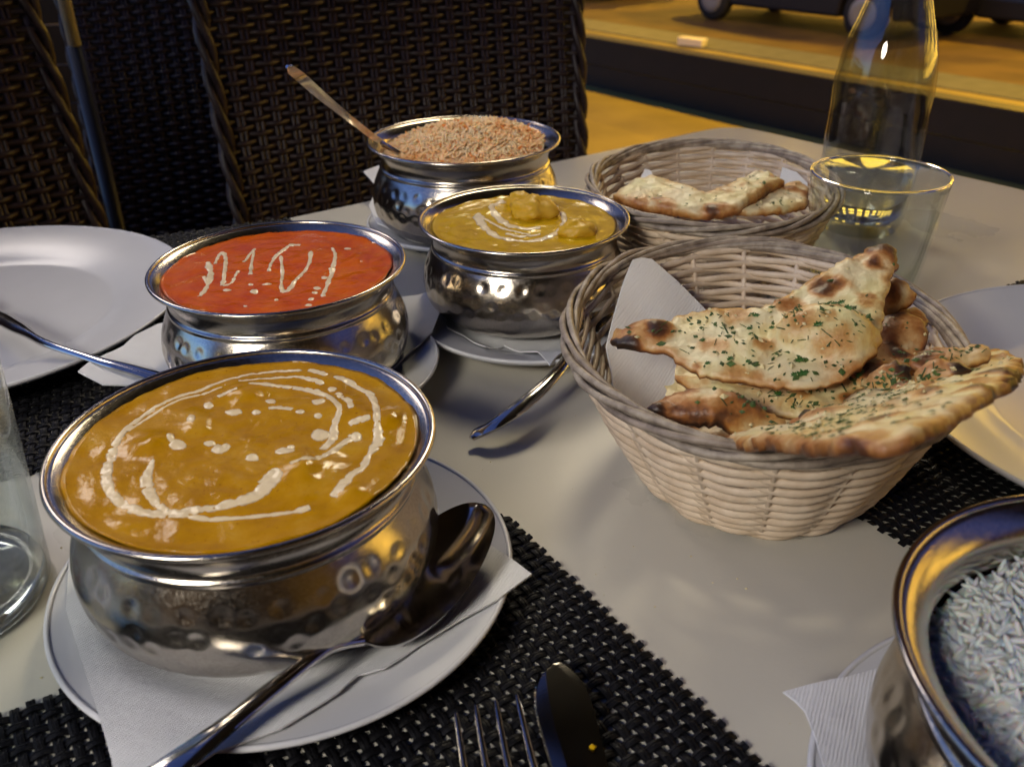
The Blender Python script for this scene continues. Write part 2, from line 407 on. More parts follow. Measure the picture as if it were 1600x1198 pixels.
# the awning over the table (seen only as the dark part of what the bowls mirror)
aw = empty('awning', Vector((1.0, 0.2, 1.55)), 'dark canvas awning stretched above the restaurant tables', 'awning')
q = MB(); q.box(-1.30, 0.9, -2.6, 2.7, 0.0, 0.03); q.put('canopy', M['canvas'], aw, smooth=False)
for (x, y) in ((0.8, 2.62), (0.8, -2.5)):
    q = MB(); q.box(x - 0.03, x + 0.03, y - 0.03, y + 0.03, -2.3, -0.002); q.put('post', M['black_metal'], aw, smooth=False)

# restaurant front behind the camera and to the left
rf = empty('restaurant_building', Vector((-0.5, -2.9, -0.75)), 'dark rendered restaurant front behind the tables', 'building')
q = MB(); q.box(-6, 6, -0.3, 0.0, 0, 3.6); q.put('wall', M['plaster'], rf, smooth=False)
q = MB(); q.box(-0.6, 0.5, 0.002, 0.05, 0, 2.1); q.put('door', M['darkwood'], rf, smooth=False)

# buildings across the street, amber window glow added to gild the steel rims
def far_building(s0, s1, h, colm, label):
    c = Vector((1.08, 4.46, 0)) + S * ((s0 + s1) / 2) + T * 20.5 + Vector((0, 0, -1.6))
    e = empty('building', c, label, 'building', 'dark buildings across the street', rz=math.atan2(S.y, S.x))
    L = (s1 - s0) / 2
    q = MB(); q.box(-L, L, 0.0, 8, 0, h); q.put('wall', colm, e, smooth=False)
    for fl in range(int(h // 3)):
        for k in range(int(2 * L // 3)):
            x = -L + 1.5 + 3 * k; lit = rnd.random() < (1.0, 0.85, 0.6, 0.12, 0.05)[min(fl, 4)]
            q = MB(); q.box(x - 0.85, x + 0.85, -0.06, -0.002, 0.9 + 3 * fl, 2.6 + 3 * fl); q.put('window', M['added_glow' if lit else 'black_metal'], e, smooth=False)
far_building(-34, -16, 13.0, M['facade'], 'dark three storey building on the far side of the street, left of the others')
far_building(-15.9, 2, 11.0, M['facade'], 'dark two storey building on the far side of the street')
far_building(2.1, 30, 14.0, M['facade'], 'dark three storey building on the far side of the street, right of the others')

# =================================================================== LAMPS
def street_lamp(x, y, zh, power, label, col=SODIUM, r=0.14):
    zb = -1.48
    e = empty('street_lamp', Vector((x, y, zb)), label, 'street lamp', 'sodium street lamps')
    q = MB(); q.tube([(0, 0, 0), (0, 0, zh - zb - 0.05)], [0.07, 0.045], 10); q.put('pole', M['black_metal'], e)
    h = zh - zb
    q = MB(); q.tube([(0, 0, h - 0.1), (-0.15, -0.1, h + 0.12), (-0.7, -0.5, h + 0.18)], 0.03, 8); q.put('arm', M['black_metal'], e)
    q = MB(); q.tube([(-0.6, -0.42, h + 0.16), (-1.05, -0.75, h + 0.13)], [0.12, 0.09], 10, flat=0.5); q.put('lamp_head', M['black_metal'], e)
    V, F = lathe([(0, -0.09), (r * 0.7, -0.06), (r, 0), (r, 0.03), (0, 0.03)], 24)
    d = put('diffuser', mesh('diffuser', V, F), mat('sodium lamp glow', (1, 0.6, 0.2), emit=col, emit_s=80), e, loc=(-0.83, -0.59, h + 0.04))
    li = bpy.data.lights.new('street_lamp_light', 'SPOT'); li.spot_size = math.radians(146); li.spot_blend = 0.25; li.energy = power * 1.1; li.color = col; li.shadow_soft_size = r
    lo = bpy.data.objects.new('street_lamp_light', li); COL.objects.link(lo); lo.parent = e; lo.location = (-0.83, -0.59, h - 0.16)
street_lamp(4.1, 5.4, 5.2, L_STREET_NEAR, 'nearest street lamp, standing on the pavement beyond the low wall')
def on_street(s, t): return Vector((1.08, 4.46, 0)) + S * s + T * t
for s_, lb in ((-25, 'farthest left'), (-13, 'left'), (-2, 'middle'), (8, 'right')):
    p_ = on_street(s_, 13.0); street_lamp(p_.x, p_.y, 5.4, L_STREET_FAR, 'street lamp before the buildings across the street, the %s one' % lb)

# warm white lanterns hanging round the restaurant tables
def lantern(x, y, z, power, col, label, r=0.13):
    wl = empty('hanging_lantern', Vector((x, y, z)), label, 'lantern', 'round lanterns hanging round the tables')
    V, F = lathe([(r * math.sin(PI * i / 12), -r * math.cos(PI * i / 12)) for i in range(13)], 24)
    g_ = put('globe', mesh('globe', V, F), mat('lantern glow', (1, 0.9, 0.8), emit=col, emit_s=power / (4 * PI * PI * r * r) ), wl)
    q = MB(); q.tube([(0, 0, r), (0, 0, r + 0.4)], 0.008, 6); q.put('hanger', M['black_metal'], wl)
for a in LANTERNS: lantern(*a)
# shaded pendants over the table: the main lights
for KEY in KEYS:
    kl = empty('pendant_lamp', Vector(KEY['loc']), KEY['label'], 'pendant lamp', 'shaded pendant lamps over the table')
    kd = (Vector(KEY['aim']) - Vector(KEY['loc'])).normalized(); kq = kd.to_track_quat('-Z', 'Y')
    V, F = lathe([(0.0, 0.12), (0.03, 0.12), (0.10, 0.03), (0.115, -0.02), (0.112, -0.02), (0.097, 0.03), (0.028, 0.115), (0.0, 0.115)], 32)
    put('shade', mesh('shade', [kq @ Vector(v) for v in V], F), M['black_metal'], kl)
    V, F = lathe([(0, -0.03), (0.04, -0.022), (0.05, 0.0), (0.04, 0.025), (0, 0.035)], 20)
    put('bulb', mesh('bulb', [kq @ Vector(v) for v in V], F), mat('bulb glow', (1, .9, .8), emit=KEY['col'], emit_s=22), kl)
    q = MB(); q.tube([kq @ Vector((0, 0, 0.12)), (0, 0, 0.56)], 0.004, 6); q.put('cable', M['black_metal'], kl)
    li = bpy.data.lights.new('pendant_light', 'SPOT'); li.energy = KEY['power']; li.color = KEY['col']; li.shadow_soft_size = 0.17; li.spot_size = math.radians(KEY['size']); li.spot_blend = 1.0
    lo = bpy.data.objects.new('pendant_light', li); COL.objects.link(lo); lo.parent = kl; lo.location = kd * 0.09; lo.rotation_euler = kq.to_euler()

# =================================================================== TABLE
tb = empty('restaurant_table', Vector((0.1, 0.3, -0.75)), 'cream laminate restaurant table set with curries and bread', 'table')
def prism(poly, z0, z1):
    n = len(poly)
    V = [(x, y, z0) for x, y in poly] + [(x, y, z1) for x, y in poly]
    F = [tuple(range(n))[::-1], tuple(range(n, 2 * n))] + [(i, (i + 1) % n, n + (i + 1) % n, n + i) for i in range(n)]
    return V, F
corner = []
c0 = Vector((0.2836, 1.150)); d1 = Vector((-0.823, -0.567)); d2 = Vector((0.616, -0.788)); rr = 0.05
for i in range(9):
    t_ = i / 8; a = c0 + d1 * rr; b = c0 + d2 * rr
    corner.append((a * (1 - t_) ** 2 + c0 * 2 * t_ * (1 - t_) + b * t_ ** 2).to_tuple())
tpoly = corner + [(1.0, 0.234), (1.0, -0.45), (-0.75, -0.45), (-0.75, 0.591), (-0.212, 0.803)]
tpoly = tpoly[::-1]
V, F = prism(tpoly, -0.022, 0.0)
o = put('tabletop', mesh('tabletop', local(tb, V), F, False), M['table'], tb)
bv = o.modifiers.new('b', 'BEVEL'); bv.width = 0.003; bv.segments = 2; bv.limit_method = 'ANGLE'; bv.angle_limit = 0.9
q = MB(); q.tube([(0, 0.05, 0.03), (0, 0.05, 0.726)], 0.04, 16); q.put('pedestal', M['black_metal'], tb)
V, F = lathe([(0, 0), (0.25, 0), (0.25, 0.02), (0.06, 0.03), (0, 0.03)], 32)
put('foot', mesh('foot', V, F), M['black_metal'], tb, loc=(0, 0.05, 0))

# =================================================================== PLACEMATS
PITCHM = 0.0058; SW = 0.0034; ST = 0.0007
def strip_mesh(n, parity, name, wmul=1.0):
    """flat vinyl strand that goes over and under n crossings"""
    V = []; F = []; K = 4; L = n * PITCHM
    prof = [(-0.5, -0.6), (-0.5, 0.3), (-0.17, 0.75), (-0.14, 0.35), (0.14, 0.35), (0.17, 0.75), (0.5, 0.3), (0.5, -0.6)]
    m = len(prof)
    xs = [(i / K) * PITCHM for i in range(-1, n * K + 2)]
    for x in xs:
        z = 0.0010 + 0.00075 * math.sin(PI * (x / PITCHM) + (0 if parity else PI) )
        for (a, b) in prof: V.append((x, a * SW * wmul, z + b * ST))
    for i in range(len(xs) - 1):
        for k in range(m):
            l = (k + 1) % m
            F.append((i * m + k, i * m + l, (i + 1) * m + l, (i + 1) * m + k))
    F.append(tuple(range(m))); F.append(tuple((len(xs) - 1) * m + k for k in range(m))[::-1])
    return mesh(name, V, F, False)
_strips = {}
def placemat(corner, ang, nu, nv, label):
    """corner = back right corner; strands run along -u and along the edge towards the viewer"""
    e = empty('placemat', Vector((corner[0], corner[1], 0.0003)), label, 'placemat', 'black woven placemats', rz=ang)
    for key in ((nu, 0), (nu, 1), (nv, 0), (nv, 1)):
        if key not in _strips:
            me = strip_mesh(key[0], key[1], 'strand'); me.materials.append(M['mat']); _strips[key] = me
    for j in range(nv):
        o = put('strand', _strips[(nu, j % 2)], None, e, loc=(-nu * PITCHM, -(j + 0.5) * PITCHM, 0))
    for i in range(nu):
        o = put('strand', _strips[(nv, (i) % 2)], None, e, loc=(-(i + 0.5) * PITCHM, 0, 0)); o.rotation_euler = (0, 0, -PI / 2)
    return e
D2 = math.radians
placemat((-0.004, 0.350), D2(32), 78, 58, 'black woven placemat at the front under the golden curry and the fork')
placemat((-0.205, 0.800), D2(22), 78, 62, 'black woven placemat on the left under the empty dinner plate')
Kc = Vector((0.102, 0.451))
placemat((Kc.x + 78 * PITCHM * math.cos(D2(32)), Kc.y + 78 * PITCHM * math.sin(D2(32))), D2(32), 78, 62,
         'black woven placemat on the right, between the front bread basket and white rice')

# =================================================================== PLATES
def plate(name, x, y, R, label, cat, group, well=0.62, h=0.015, th=0.0028, z=0.0):
    e = empty(name, Vector((x, y, z)), label, cat, group)
    w_ = well
    prof = [(0, 0.0045), (w_ * R * 0.96, 0.0045), (w_ * R, 0.0052), (w_ * R * 1.05, 0.0075), (R * (w_ + (1 - w_) * 0.5), h * 0.78), (R * 0.985, h), (R * 0.998, h + 0.0004), (R, h - 0.0008),
            (R * 0.99, h - th), (R * (w_ + (1 - w_) * 0.5), h * 0.78 - th), (w_ * R * 1.0, 0.0026), (w_ * R * 0.95, 0.0008), (w_ * R * 0.9, 0.0), (w_ * R * 0.86, 0.0015), (0, 0.0018)]
    V, F = lathe([(r, z_) for r, z_ in prof], 128)
    put('dish', mesh('dish', V, F), M['porcelain'], e)
    # raised glaze line on the lip
    V, F = tube([(R * 0.992 * math.cos(a), R * 0.992 * math.sin(a), h - 0.0004) for a in [2 * PI * i / 128 for i in range(128)]], 0.0013, 8, True)
    put('lip', mesh('lip', V, F), M['porcelain'], e)
    return e
ZM = 0.0025     # top of a placemat
plate('dinner_plate', -0.3887, 0.5758, 0.1564, 'large empty white dinner plate at the left edge, a spoon lying on it', 'plate', 'large white dinner plates', well=0.66, h=0.018, z=ZM * 0 + 0.002)
plate('dinner_plate', 0.3752, 0.4243, 0.1567, 'large empty white dinner plate at the right edge behind the bowl of white rice', 'plate', 'large white dinner plates', well=0.66, h=0.018, z=0.002)
plate('saucer', -0.0977, 0.3014, 0.0965, 'white saucer under the big golden curry bowl in the foreground', 'saucer', 'white saucers under the bowls', z=0.0)
plate('saucer', -0.128, 0.486, 0.083, 'white saucer under the bowl of red curry', 'saucer', 'white saucers under the bowls', z=0.002)
plate('saucer', 0.0136, 0.5622, 0.0793, 'white saucer under the bowl of yellow curry', 'saucer', 'white saucers under the bowls')
plate('saucer', -0.046, 0.755, 0.078, 'white saucer under the bowl of orange tinted rice at the back', 'saucer', 'white saucers under the bowls')
plate('saucer', 0.186, 0.168, 0.094, 'white saucer under the bowl of white rice at the lower right', 'saucer', 'white saucers under the bowls')

# =================================================================== BOWLS
NB = 288
def bowl_profile():
    key = [(0, 0), (0.58, 0.0), (0.66, 0.006), (0.74, 0.022), (0.83, 0.065), (0.905, 0.125), (0.955, 0.20), (0.98, 0.29), (0.985, 0.38), (0.972, 0.47), (0.945, 0.55), (0.912, 0.62), (0.888, 0.665)]
    sp = spline([(a, b, 0) for a, b in key[3:]], 56)
    out = key[:3] + [(p.x, p.y) for p in sp]
    out += [(0.884, 0.675), (0.890, 0.683), (0.892, 0.692), (0.886, 0.702), (0.876, 0.708), (0.871, 0.725), (0.870, 0.75), (0.874, 0.78), (0.888, 0.82), (0.915, 0.86), (0.95, 0.893), (0.978, 0.914), (0.993, 0.922)]
    return out, 3, 3 + 56
def bowl_meshes():
    out, i0, i1 = bowl_profile()
    inner = [(0.975, 0.938), (0.945, 0.922), (0.912, 0.897), (0.882, 0.868), (0.862, 0.838), (0.850, 0.80), (0.850, 0.75), (0.866, 0.69), (0.92, 0.57), (0.955, 0.42), (0.945, 0.27), (0.88, 0.13), (0.74, 0.05), (0.5, 0.03), (0, 0.03)]
    prof = out + inner
    V, F = lathe(prof, NB)
    V = [list(v) for v in V]
    rg = random.Random(3)
    dim = []
    for row, zc in enumerate((0.13, 0.235, 0.34, 0.445, 0.55)):
        n = 38
        for k in range(n):
            if rg.random() < 0.1: continue
            dim.append((2 * PI * (k + 0.5 * (row % 2) + rg.uniform(-.22, .22)) / n, zc + rg.uniform(-.025, .025), rg.uniform(0.038, 0.050), rg.uniform(0.5, 1.05)))
    base = 1
    idx = [0]
    # row i of profile: vertex index 1+(i-1)*NB + k  (row 0 is the single pole)
    for i in range(i0, i1):
        r, z = prof[i]
        near = [d for d in dim if abs(d[1] - z) < 0.07]
        for k in range(NB):
            a = 2 * PI * k / NB; dr = 0
            for (da, dz, rad, amt) in near:
                x = ((a - da + PI) % (2 * PI) - PI) * r; y = z - dz
                d = math.hypot(x, y) / rad
                if d < 1.6:
                    dr -= amt * 0.0105 * math.exp(-(d * 1.15) ** 3)
            dr += 0.0022 * noise.noise(Vector((math.cos(a) * 4, math.sin(a) * 4, z * 5)))
            v = V[1 + (i - 1) * NB + k]
            f = (r + dr) / r; v[0] *= f; v[1] *= f
    body = mesh('bowl_body', V, F)
    V, F = tube([(0.984 * math.cos(a), 0.984 * math.sin(a), 0.932) for a in [2 * PI * i / 192 for i in range(192)]], 0.018, 10, True)
    lip = mesh('bowl_rim', V, F)
    body.materials.append(M['steel']); lip.materials.append(M['steel'])
    return body, lip
BODY, LIP = bowl_meshes()
BG = 'hammered steel serving bowls'
def bowl(x, y, R, label, rz=0.0, z=0.0095):
    e = empty('serving_bowl', Vector((x, y, z)), label, 'bowl', BG, rz=rz)
    for n_, me in (('body', BODY), ('rim', LIP)):
        o = put(n_, me, None, e); o.scale = (R, R, R)
    return e
B_L = (-0.1058, 0.3012, 0.075); B_R = (-0.1350, 0.4905, 0.0736); B_Y = (0.0094, 0.5767, 0.07045); B_O = (-0.0374, 0.7510, 0.0804); B_W = (0.186, 0.168, 0.0809)
bowl(*B_L, 'big hammered steel bowl of golden curry with a cream swirl, in the left foreground', 0.3)
bowl(*B_R, 'hammered steel bowl filled with bright red curry, behind the golden one', 1.1)
bowl(*B_Y, 'smaller hammered steel bowl of yellow curry in the middle of the table', 2.0)
bowl(*B_O, 'hammered steel bowl of orange tinted rice at the back with a spoon leaning out', 2.9)
bowl(*B_W, 'steel bowl of plain white rice cut off at the lower right corner', 4.0)

def curry_disc(B, level, rho, m, name, label, lumps, amp=0.0010, seed=0.0):
    x, y, R = B; z = 0.0095 + level * R
    e = empty(name, Vector((x, y, z)), label, 'curry', 'curries in steel bowls')
    nr, na = 46, 120; V = [(0, 0, 0)]; F = []
    def hgt(px_, py_):
        r = math.hypot(px_, py_) / (rho * R)
        h = amp * (noise.noise(Vector((px_ * 60 + seed, py_ * 60, seed))) + 0.6 * noise.noise(Vector((px_ * 150, py_ * 150 + seed, 0))) + 0.35 * noise.noise(Vector((px_ * 420, py_ * 420 + seed, 3))))
        for (lx, ly, lr, lh) in lumps:
            d = math.hypot(px_ - lx, py_ - ly) / lr
            if d < 2.2: h += lh * math.exp(-d * d * 1.3) * (1 + 0.4 * noise.noise(Vector((px_ * 130, py_ * 130, 7))))
        return h - 0.0006 * max(0, (r - 0.9)) * 10 * 0 + 0.0008 * max(0, (r - 0.93) / 0.07) 
    V[0] = (0, 0, hgt(0, 0))
    for i in range(1, nr + 1):
        for k in range(na):
            a = 2 * PI * k / na
            rr_ = rho * R * i / nr
            if i == nr: rr_ *= 1 + 0.010 * noise.noise(Vector((math.cos(a) * 5, math.sin(a) * 5, seed)))
            px_, py_ = rr_ * math.cos(a), rr_ * math.sin(a)
            V.append((px_, py_, hgt(px_, py_)))
    for k in range(na):
        F.append((0, 1 + k, 1 + (k + 1) % na))
    for i in range(nr - 1):
        for k in range(na):
            l = (k + 1) % na; a = 1 + i * na; b = a + na
            F.append((a + k, b + k, b + l, a + l))
    # underside
    n0 = len(V); V.append((0, 0, -0.008)); 
    for k in range(na): V.append((0.82 * R * math.cos(2 * PI * k / na), 0.82 * R * math.sin(2 * PI * k / na), -0.008))
    a = 1 + (nr - 1) * na
    for k in range(na):
        l = (k + 1) % na
        F.append((a + k, n0 + 1 + k, n0 + 1 + l, a + l)); F.append((n0, n0 + 1 + l, n0 + 1 + k))
    put('sauce', mesh('sauce', V, F), m, e)
    return e, z, hgt

def ribbon(mb, pts, e, z, hgt, w, h=0.0009, jag=0.16, seed=0):
    """cream line: a low domed strip following the sauce surface; pts are (px, py[, width factor])"""
    n = max(8, int(len(pts) * 14))
    P = []
    ws = [p[2] if len(p) > 2 else 1.0 for p in pts]
    pw = [(*at(p[0], p[1], z).to_2d(), ws[i]) for i, p in enumerate(pts)]
    sp = spline(pw, n)
    ex, ey = e.location.x, e.location.y
    K = 11; V = []; F = []
    for i, p in enumerate(sp):
        a = sp[max(0, i - 1)]; b = sp[min(n - 1, i + 1)]
        t = Vector((b.x - a.x, b.y - a.y)); t = t.normalized() if t.length > 0 else Vector((1, 0))
        s = Vector((-t.y, t.x))
        ww = w * max(0.15, p.z) * (1 + jag * 1.6 * noise.noise(Vector((i * 0.17, seed, 0)))) 
        ww *= min(1, 0.25 + 0.3 * min(i, n - 1 - i))
        for k in range(K):
            u = -1 + 2 * k / (K - 1)
            wob = 1 + 0.12 * noise.noise(Vector((i * 0.2, k * 3 + seed, 1)))
            x = p.x + s.x * u * ww * wob - ex; y = p.y + s.y * u * ww * wob - ey
            V.append((x, y, hgt(x, y) + h * (1 - u * u) ** 0.6 - 0.00025))
    for i in range(n - 1):
        for k in range(K - 1):
            F.append((i * K + k, i * K + k + 1, (i + 1) * K + k + 1, (i + 1) * K + k))
    mb.add(V, [f[::-1] for f in F])
    for i in range(n):
        e_ = min(1.0, min(i, n - 1 - i) / 3.0)
        mb.a += [min(1, (1 - (-1 + 2 * k / (K - 1)) ** 2) * 1.05) * e_ for k in range(K)]

def blob(mb, px, py, rx, ry, e, z, hgt, h=0.0006, seed=0):
    """a drop of cream; rx, ry in photo pixels"""
    c = at(px, py, z); cx_ = at(px + rx, py, z) - c; cy_ = at(px, py - ry, z) - c
    V = []; F = []; n = 14; m = 4
    ex, ey = e.location.x, e.location.y
    V.append((c.x - ex, c.y - ey, hgt(c.x - ex, c.y - ey) + h))
    for j in range(1, m + 1):
        for k in range(n):
            a = 2 * PI * k / n; f = j / m * (1 + 0.28 * noise.noise(Vector((math.cos(a) * 1.3, math.sin(a) * 1.3, seed * 1.7))))
            q_ = c + cx_ * (math.cos(a) * f) + cy_ * (math.sin(a) * f)
            x, y = q_.x - ex, q_.y - ey
            V.append((x, y, hgt(x, y) + h * (1 - (j / m) ** 2) ** 0.6 - 0.0002))
    for k in range(n): F.append((0, 1 + k, 1 + (k + 1) % n))
    for j in range(m - 1):
        for k in range(n):
            l = (k + 1) % n; a = 1 + j * n; b = a + n
            F.append((a + k, b + k, b + l, a + l))
    mb.add(V, F)
    mb.a += [1.0] + [min(1, (1 - (j / m) ** 2) * 1.4) for j in range(1, m + 1) for k in range(n)]

def feather(o, mb):
    at_ = o.data.attributes.new('feather', 'FLOAT', 'POINT'); at_.data.foreach_set('value', mb.a)
def lump_at(px, py, z, B, r, h):
    c = at(px, py, z); return (c.x - B[0], c.y - B[1], r, h)

# golden curry
zg = 0.0095 + 0.892 * 0.075
lumps = [lump_at(392, 612, zg, B_L, 0.010, 0.0022), lump_at(470, 735, zg, B_L, 0.014, 0.0032), lump_at(240, 690, zg, B_L, 0.008, 0.0028), lump_at(603, 655, zg, B_L, 0.009, 0.003),
         lump_at(300, 665, zg, B_L, 0.010, 0.0020), lump_at(540, 640, zg, B_L, 0.013, 0.0016), lump_at(560, 770, zg, B_L, 0.009, 0.0022), lump_at(330, 760, zg, B_L, 0.018, 0.001)]
e, z, hg = curry_disc(B_L, 0.892, 0.905, M['curry_gold'], 'golden_curry', 'thick golden curry with rings and drops of cream in the big front bowl', lumps, seed=1.0)
mb = MB()
W1 = 0.0016
for i, pts in enumerate([
    [(473, 580, .8), (428, 580), (391, 584, .8), (353, 594, .7), (316, 608, .8), (265, 627, .9), (228, 646, 1), (203, 666, 1.1), (183, 690, 1.3), (172, 715, 1.6), (166, 740, 1.7), (171, 765, 1.5), (190, 786, 1.5), (220, 799, 1.7), (255, 803, 1.9), (290, 801, 1.8), (328, 796, 1.7), (366, 788, 1.9), (396, 779, 2.2), (420, 760, 2.6), (440, 742, 1.4)],
    [(240, 803, .8), (290, 808, 1), (328, 812, 1), (391, 808, .8), (440, 801, .9), (470, 797, 1.5), (485, 793, 1.2)],
    [(522, 588, 1.1), (540, 594, 1.5), (565, 608, 1), (580, 619, 1.4), (588, 640, 1.2), (590, 670, 1.3), (590, 692, 2), (576, 710, 1), (565, 731, 1.6), (547, 745, 1.5), (533, 765, 1.8), (520, 778, 1.4)],
    [(388, 604, .9), (428, 603, 1.4), (465, 605, 1.2), (490, 610, 1.5), (510, 618, 1.2), (523, 630, 1.1), (531, 645, 1), (523, 665, 1.2), (520, 685, 1.5), (503, 705, 1.5)],
    [(528, 618, 1.0), (545, 630, 1.2), (550, 645, .9)],
    [(453, 735, 1), (490, 725, 1.3), (515, 710, 1.2), (535, 695, 1.3), (555, 680, 2)],
    [(240, 718, .6), (229, 745, 1.6), (232, 765, 1.9), (243, 785, 1.3), (262, 800, 1)],
    [(434, 738, 1.4), (418, 752, 1.6), (403, 772, 1.6)],
    [(197, 676, .7), (230, 653, .7), (278, 627, .6), (328, 611, .7), (353, 601, .5)],
    [(372, 596, .6), (392, 594, .9), (410, 593, .7), (440, 590, .8), (465, 589, .7), (485, 593, 1.4), (506, 600, 1.1)],
    [(340, 622, .8), (355, 616, 1.0), (372, 611, .9)],
    [(419, 640, .8), (439, 638, 1.3), (458, 641, .9)],
    [(482, 579, 1.2), (500, 583, 1.3), (512, 587, .8)],
    [(545, 665, 1.2), (560, 661, 1.8), (580, 658, 1.4)]]):
    ribbon(mb, pts, e, z, hg, W1, h=0.00045, seed=i * 7)
for i, (a, b, c, d) in enumerate([(424, 628, 10, 5), (400, 645, 9, 4.5), (469, 644, 9, 4), (497, 651, 8, 4), (365, 644, 17, 6), (500, 679, 18, 10), (557, 683, 11, 8), (445, 706, 19, 7), (394, 715, 13, 7), (343, 701, 15, 9), (328, 693, 11, 5), (278, 697, 16, 8), (300, 659, 9, 8), (325, 633, 10, 5.5), (519, 608, 8, 4.5), (530, 616, 7, 3.5), (498, 629, 13, 6), (268, 687, 7, 8), (455, 700, 8, 4), (352, 697, 9, 7)]):
    blob(mb, a, b, c, d, e, z, hg, seed=i)
feather(mb.put('cream', M['cream'], e), mb)

# red curry
e, z, hg = curry_disc(B_R, 0.880, 0.89, M['curry_red'], 'red_curry', 'smooth bright red curry with a zigzag of cream', [lump_at(560, 405, 0.0743, B_R, 0.012, 0.0012), lump_at(545, 440, 0.0743, B_R, 0.010, 0.0010)], seed=5.0)
mb = MB(); W2 = 0.0016
for i, pts in enumerate([
    [(324, 409, 1.2), (329, 428, 1.6), (322, 450, 1), (311, 463, 1.3)], [(318, 432, .8), (325, 446, .7)],
    [(336, 414, .6), (341, 401, .8), (348, 396, 1), (353, 406, 1), (350, 432, .9), (347, 446, 1)], [(347, 446, .8), (362, 441, .7), (368, 430, .6), (373, 423, 1)],
    [(380, 411, .7), (389, 398, .8), (399, 386, 1)], [(397, 392, .7), (393, 411, .7), (391, 430, 1)],
    [(420, 425, .8), (424, 411, .7), (430, 402, 1), (440, 394, 1), (452, 384, .8)], [(439, 400, .8), (441, 425, .8), (440, 450, .9), (449, 454, 1.4), (464, 436, .9), (482, 414, .9), (486, 393, .9)],
    [(519, 387, .8), (524, 400, .7), (519, 423, 1.3), (512, 444, .9), (504, 462, 1)], [(455, 382, 1.0), (470, 383, .7)]]):
    ribbon(mb, pts, e, z, hg, W2, h=0.0005, seed=i * 5 + 2, jag=0.5)
for i, (a, b, c, d) in enumerate([(355, 453, 8, 3), (397, 456, 8, 4), (417, 446, 9, 2), (392, 445, 5, 2), (495, 450, 7, 3), (492, 458, 6, 3), (486, 468, 6, 2.5), (482, 476, 7, 2.5), (383, 477, 4, 2), (507, 433, 6, 3), (455, 383, 6, 3), (543, 389, 7, 3), (432, 470, 4, 2), (505, 462, 5, 3), (519, 421, 7, 3)]):
    blob(mb, a, b, c, d, e, z, hg, h=0.0005, seed=i + 40)
feather(mb.put('cream', M['cream'], e), mb)

# yellow curry
zy = 0.0095 + 0.862 * 0.07045
e, z, hg = curry_disc(B_Y, 0.862, 0.872, M['curry_yellow'], 'yellow_curry', 'yellow curry with chunks and a ring of cream, in the smaller middle bowl', [lump_at(718, 345, zy, B_Y, 0.014, 0.0016), lump_at(760, 330, zy, B_Y, 0.01, 0.0014)], amp=0.0009, seed=9.0)
mb = MB()
for i, pts in enumerate([
    [(746, 334, 1.6), (752, 350, 1.8), (768, 364, 1.5), (790, 374, 1.2), (823, 377, 1.0), (850, 372, 1.6), (872, 362, 1.2), (882, 345, 1.3), (878, 330, .9)],
    [(800, 313, 1.2), (775, 318, 1.4), (768, 327, 1.1), (778, 340, 1.6), (796, 352, 1.7), (822, 358, 1.5), (845, 355, 1.2)],
    [(757, 343, .8), (775, 352, .7), (800, 362, .8), (830, 366, .7)], [(790, 366, .8), (815, 370, .9), (845, 365, .8)], [(850, 330, .8), (862, 325, 1), (872, 322, .7)]]):
    ribbon(mb, pts, e, z, hg, 0.0021, h=0.0007, seed=i * 3 + 90, jag=0.5)
feather(mb.put('cream', M['cream'], e), mb)
def chunk(px, py, rx, ry, rz_, e, z, name='chicken_piece', mt='lump', sink=0.35, seed=0):
    V, F = lathe([(math.sin(PI * i / 14), -math.cos(PI * i / 14)) for i in range(15)], 24)
    V = [Vector(v) for v in V]
    out = []
    for v in V:
        f = 1 + 0.35 * noise.noise(v * 1.6 + Vector((seed, 0, 0))) + 0.22 * noise.noise(v * 3.6 + Vector((0, seed, 0))) + .08 * noise.noise(v * 9)
        out.append((v.x * rx * f, v.y * ry * f, v.z * rz_ * f))
    c = at(px, py, z + rz_ * 0.4)
    return put(name, mesh(name, out, F), M[mt], e, loc=(c.x - e.location.x, c.y - e.location.y, rz_ * (1 - 2 * sink) ))
chunk(832, 327, 0.0165, 0.013, 0.009, e, z, seed=1)
chunk(902, 358, 0.0115, 0.010, 0.006, e, z, seed=4)
chunk(812, 312, 0.010, 0.008, 0.006, e, z, seed=8)

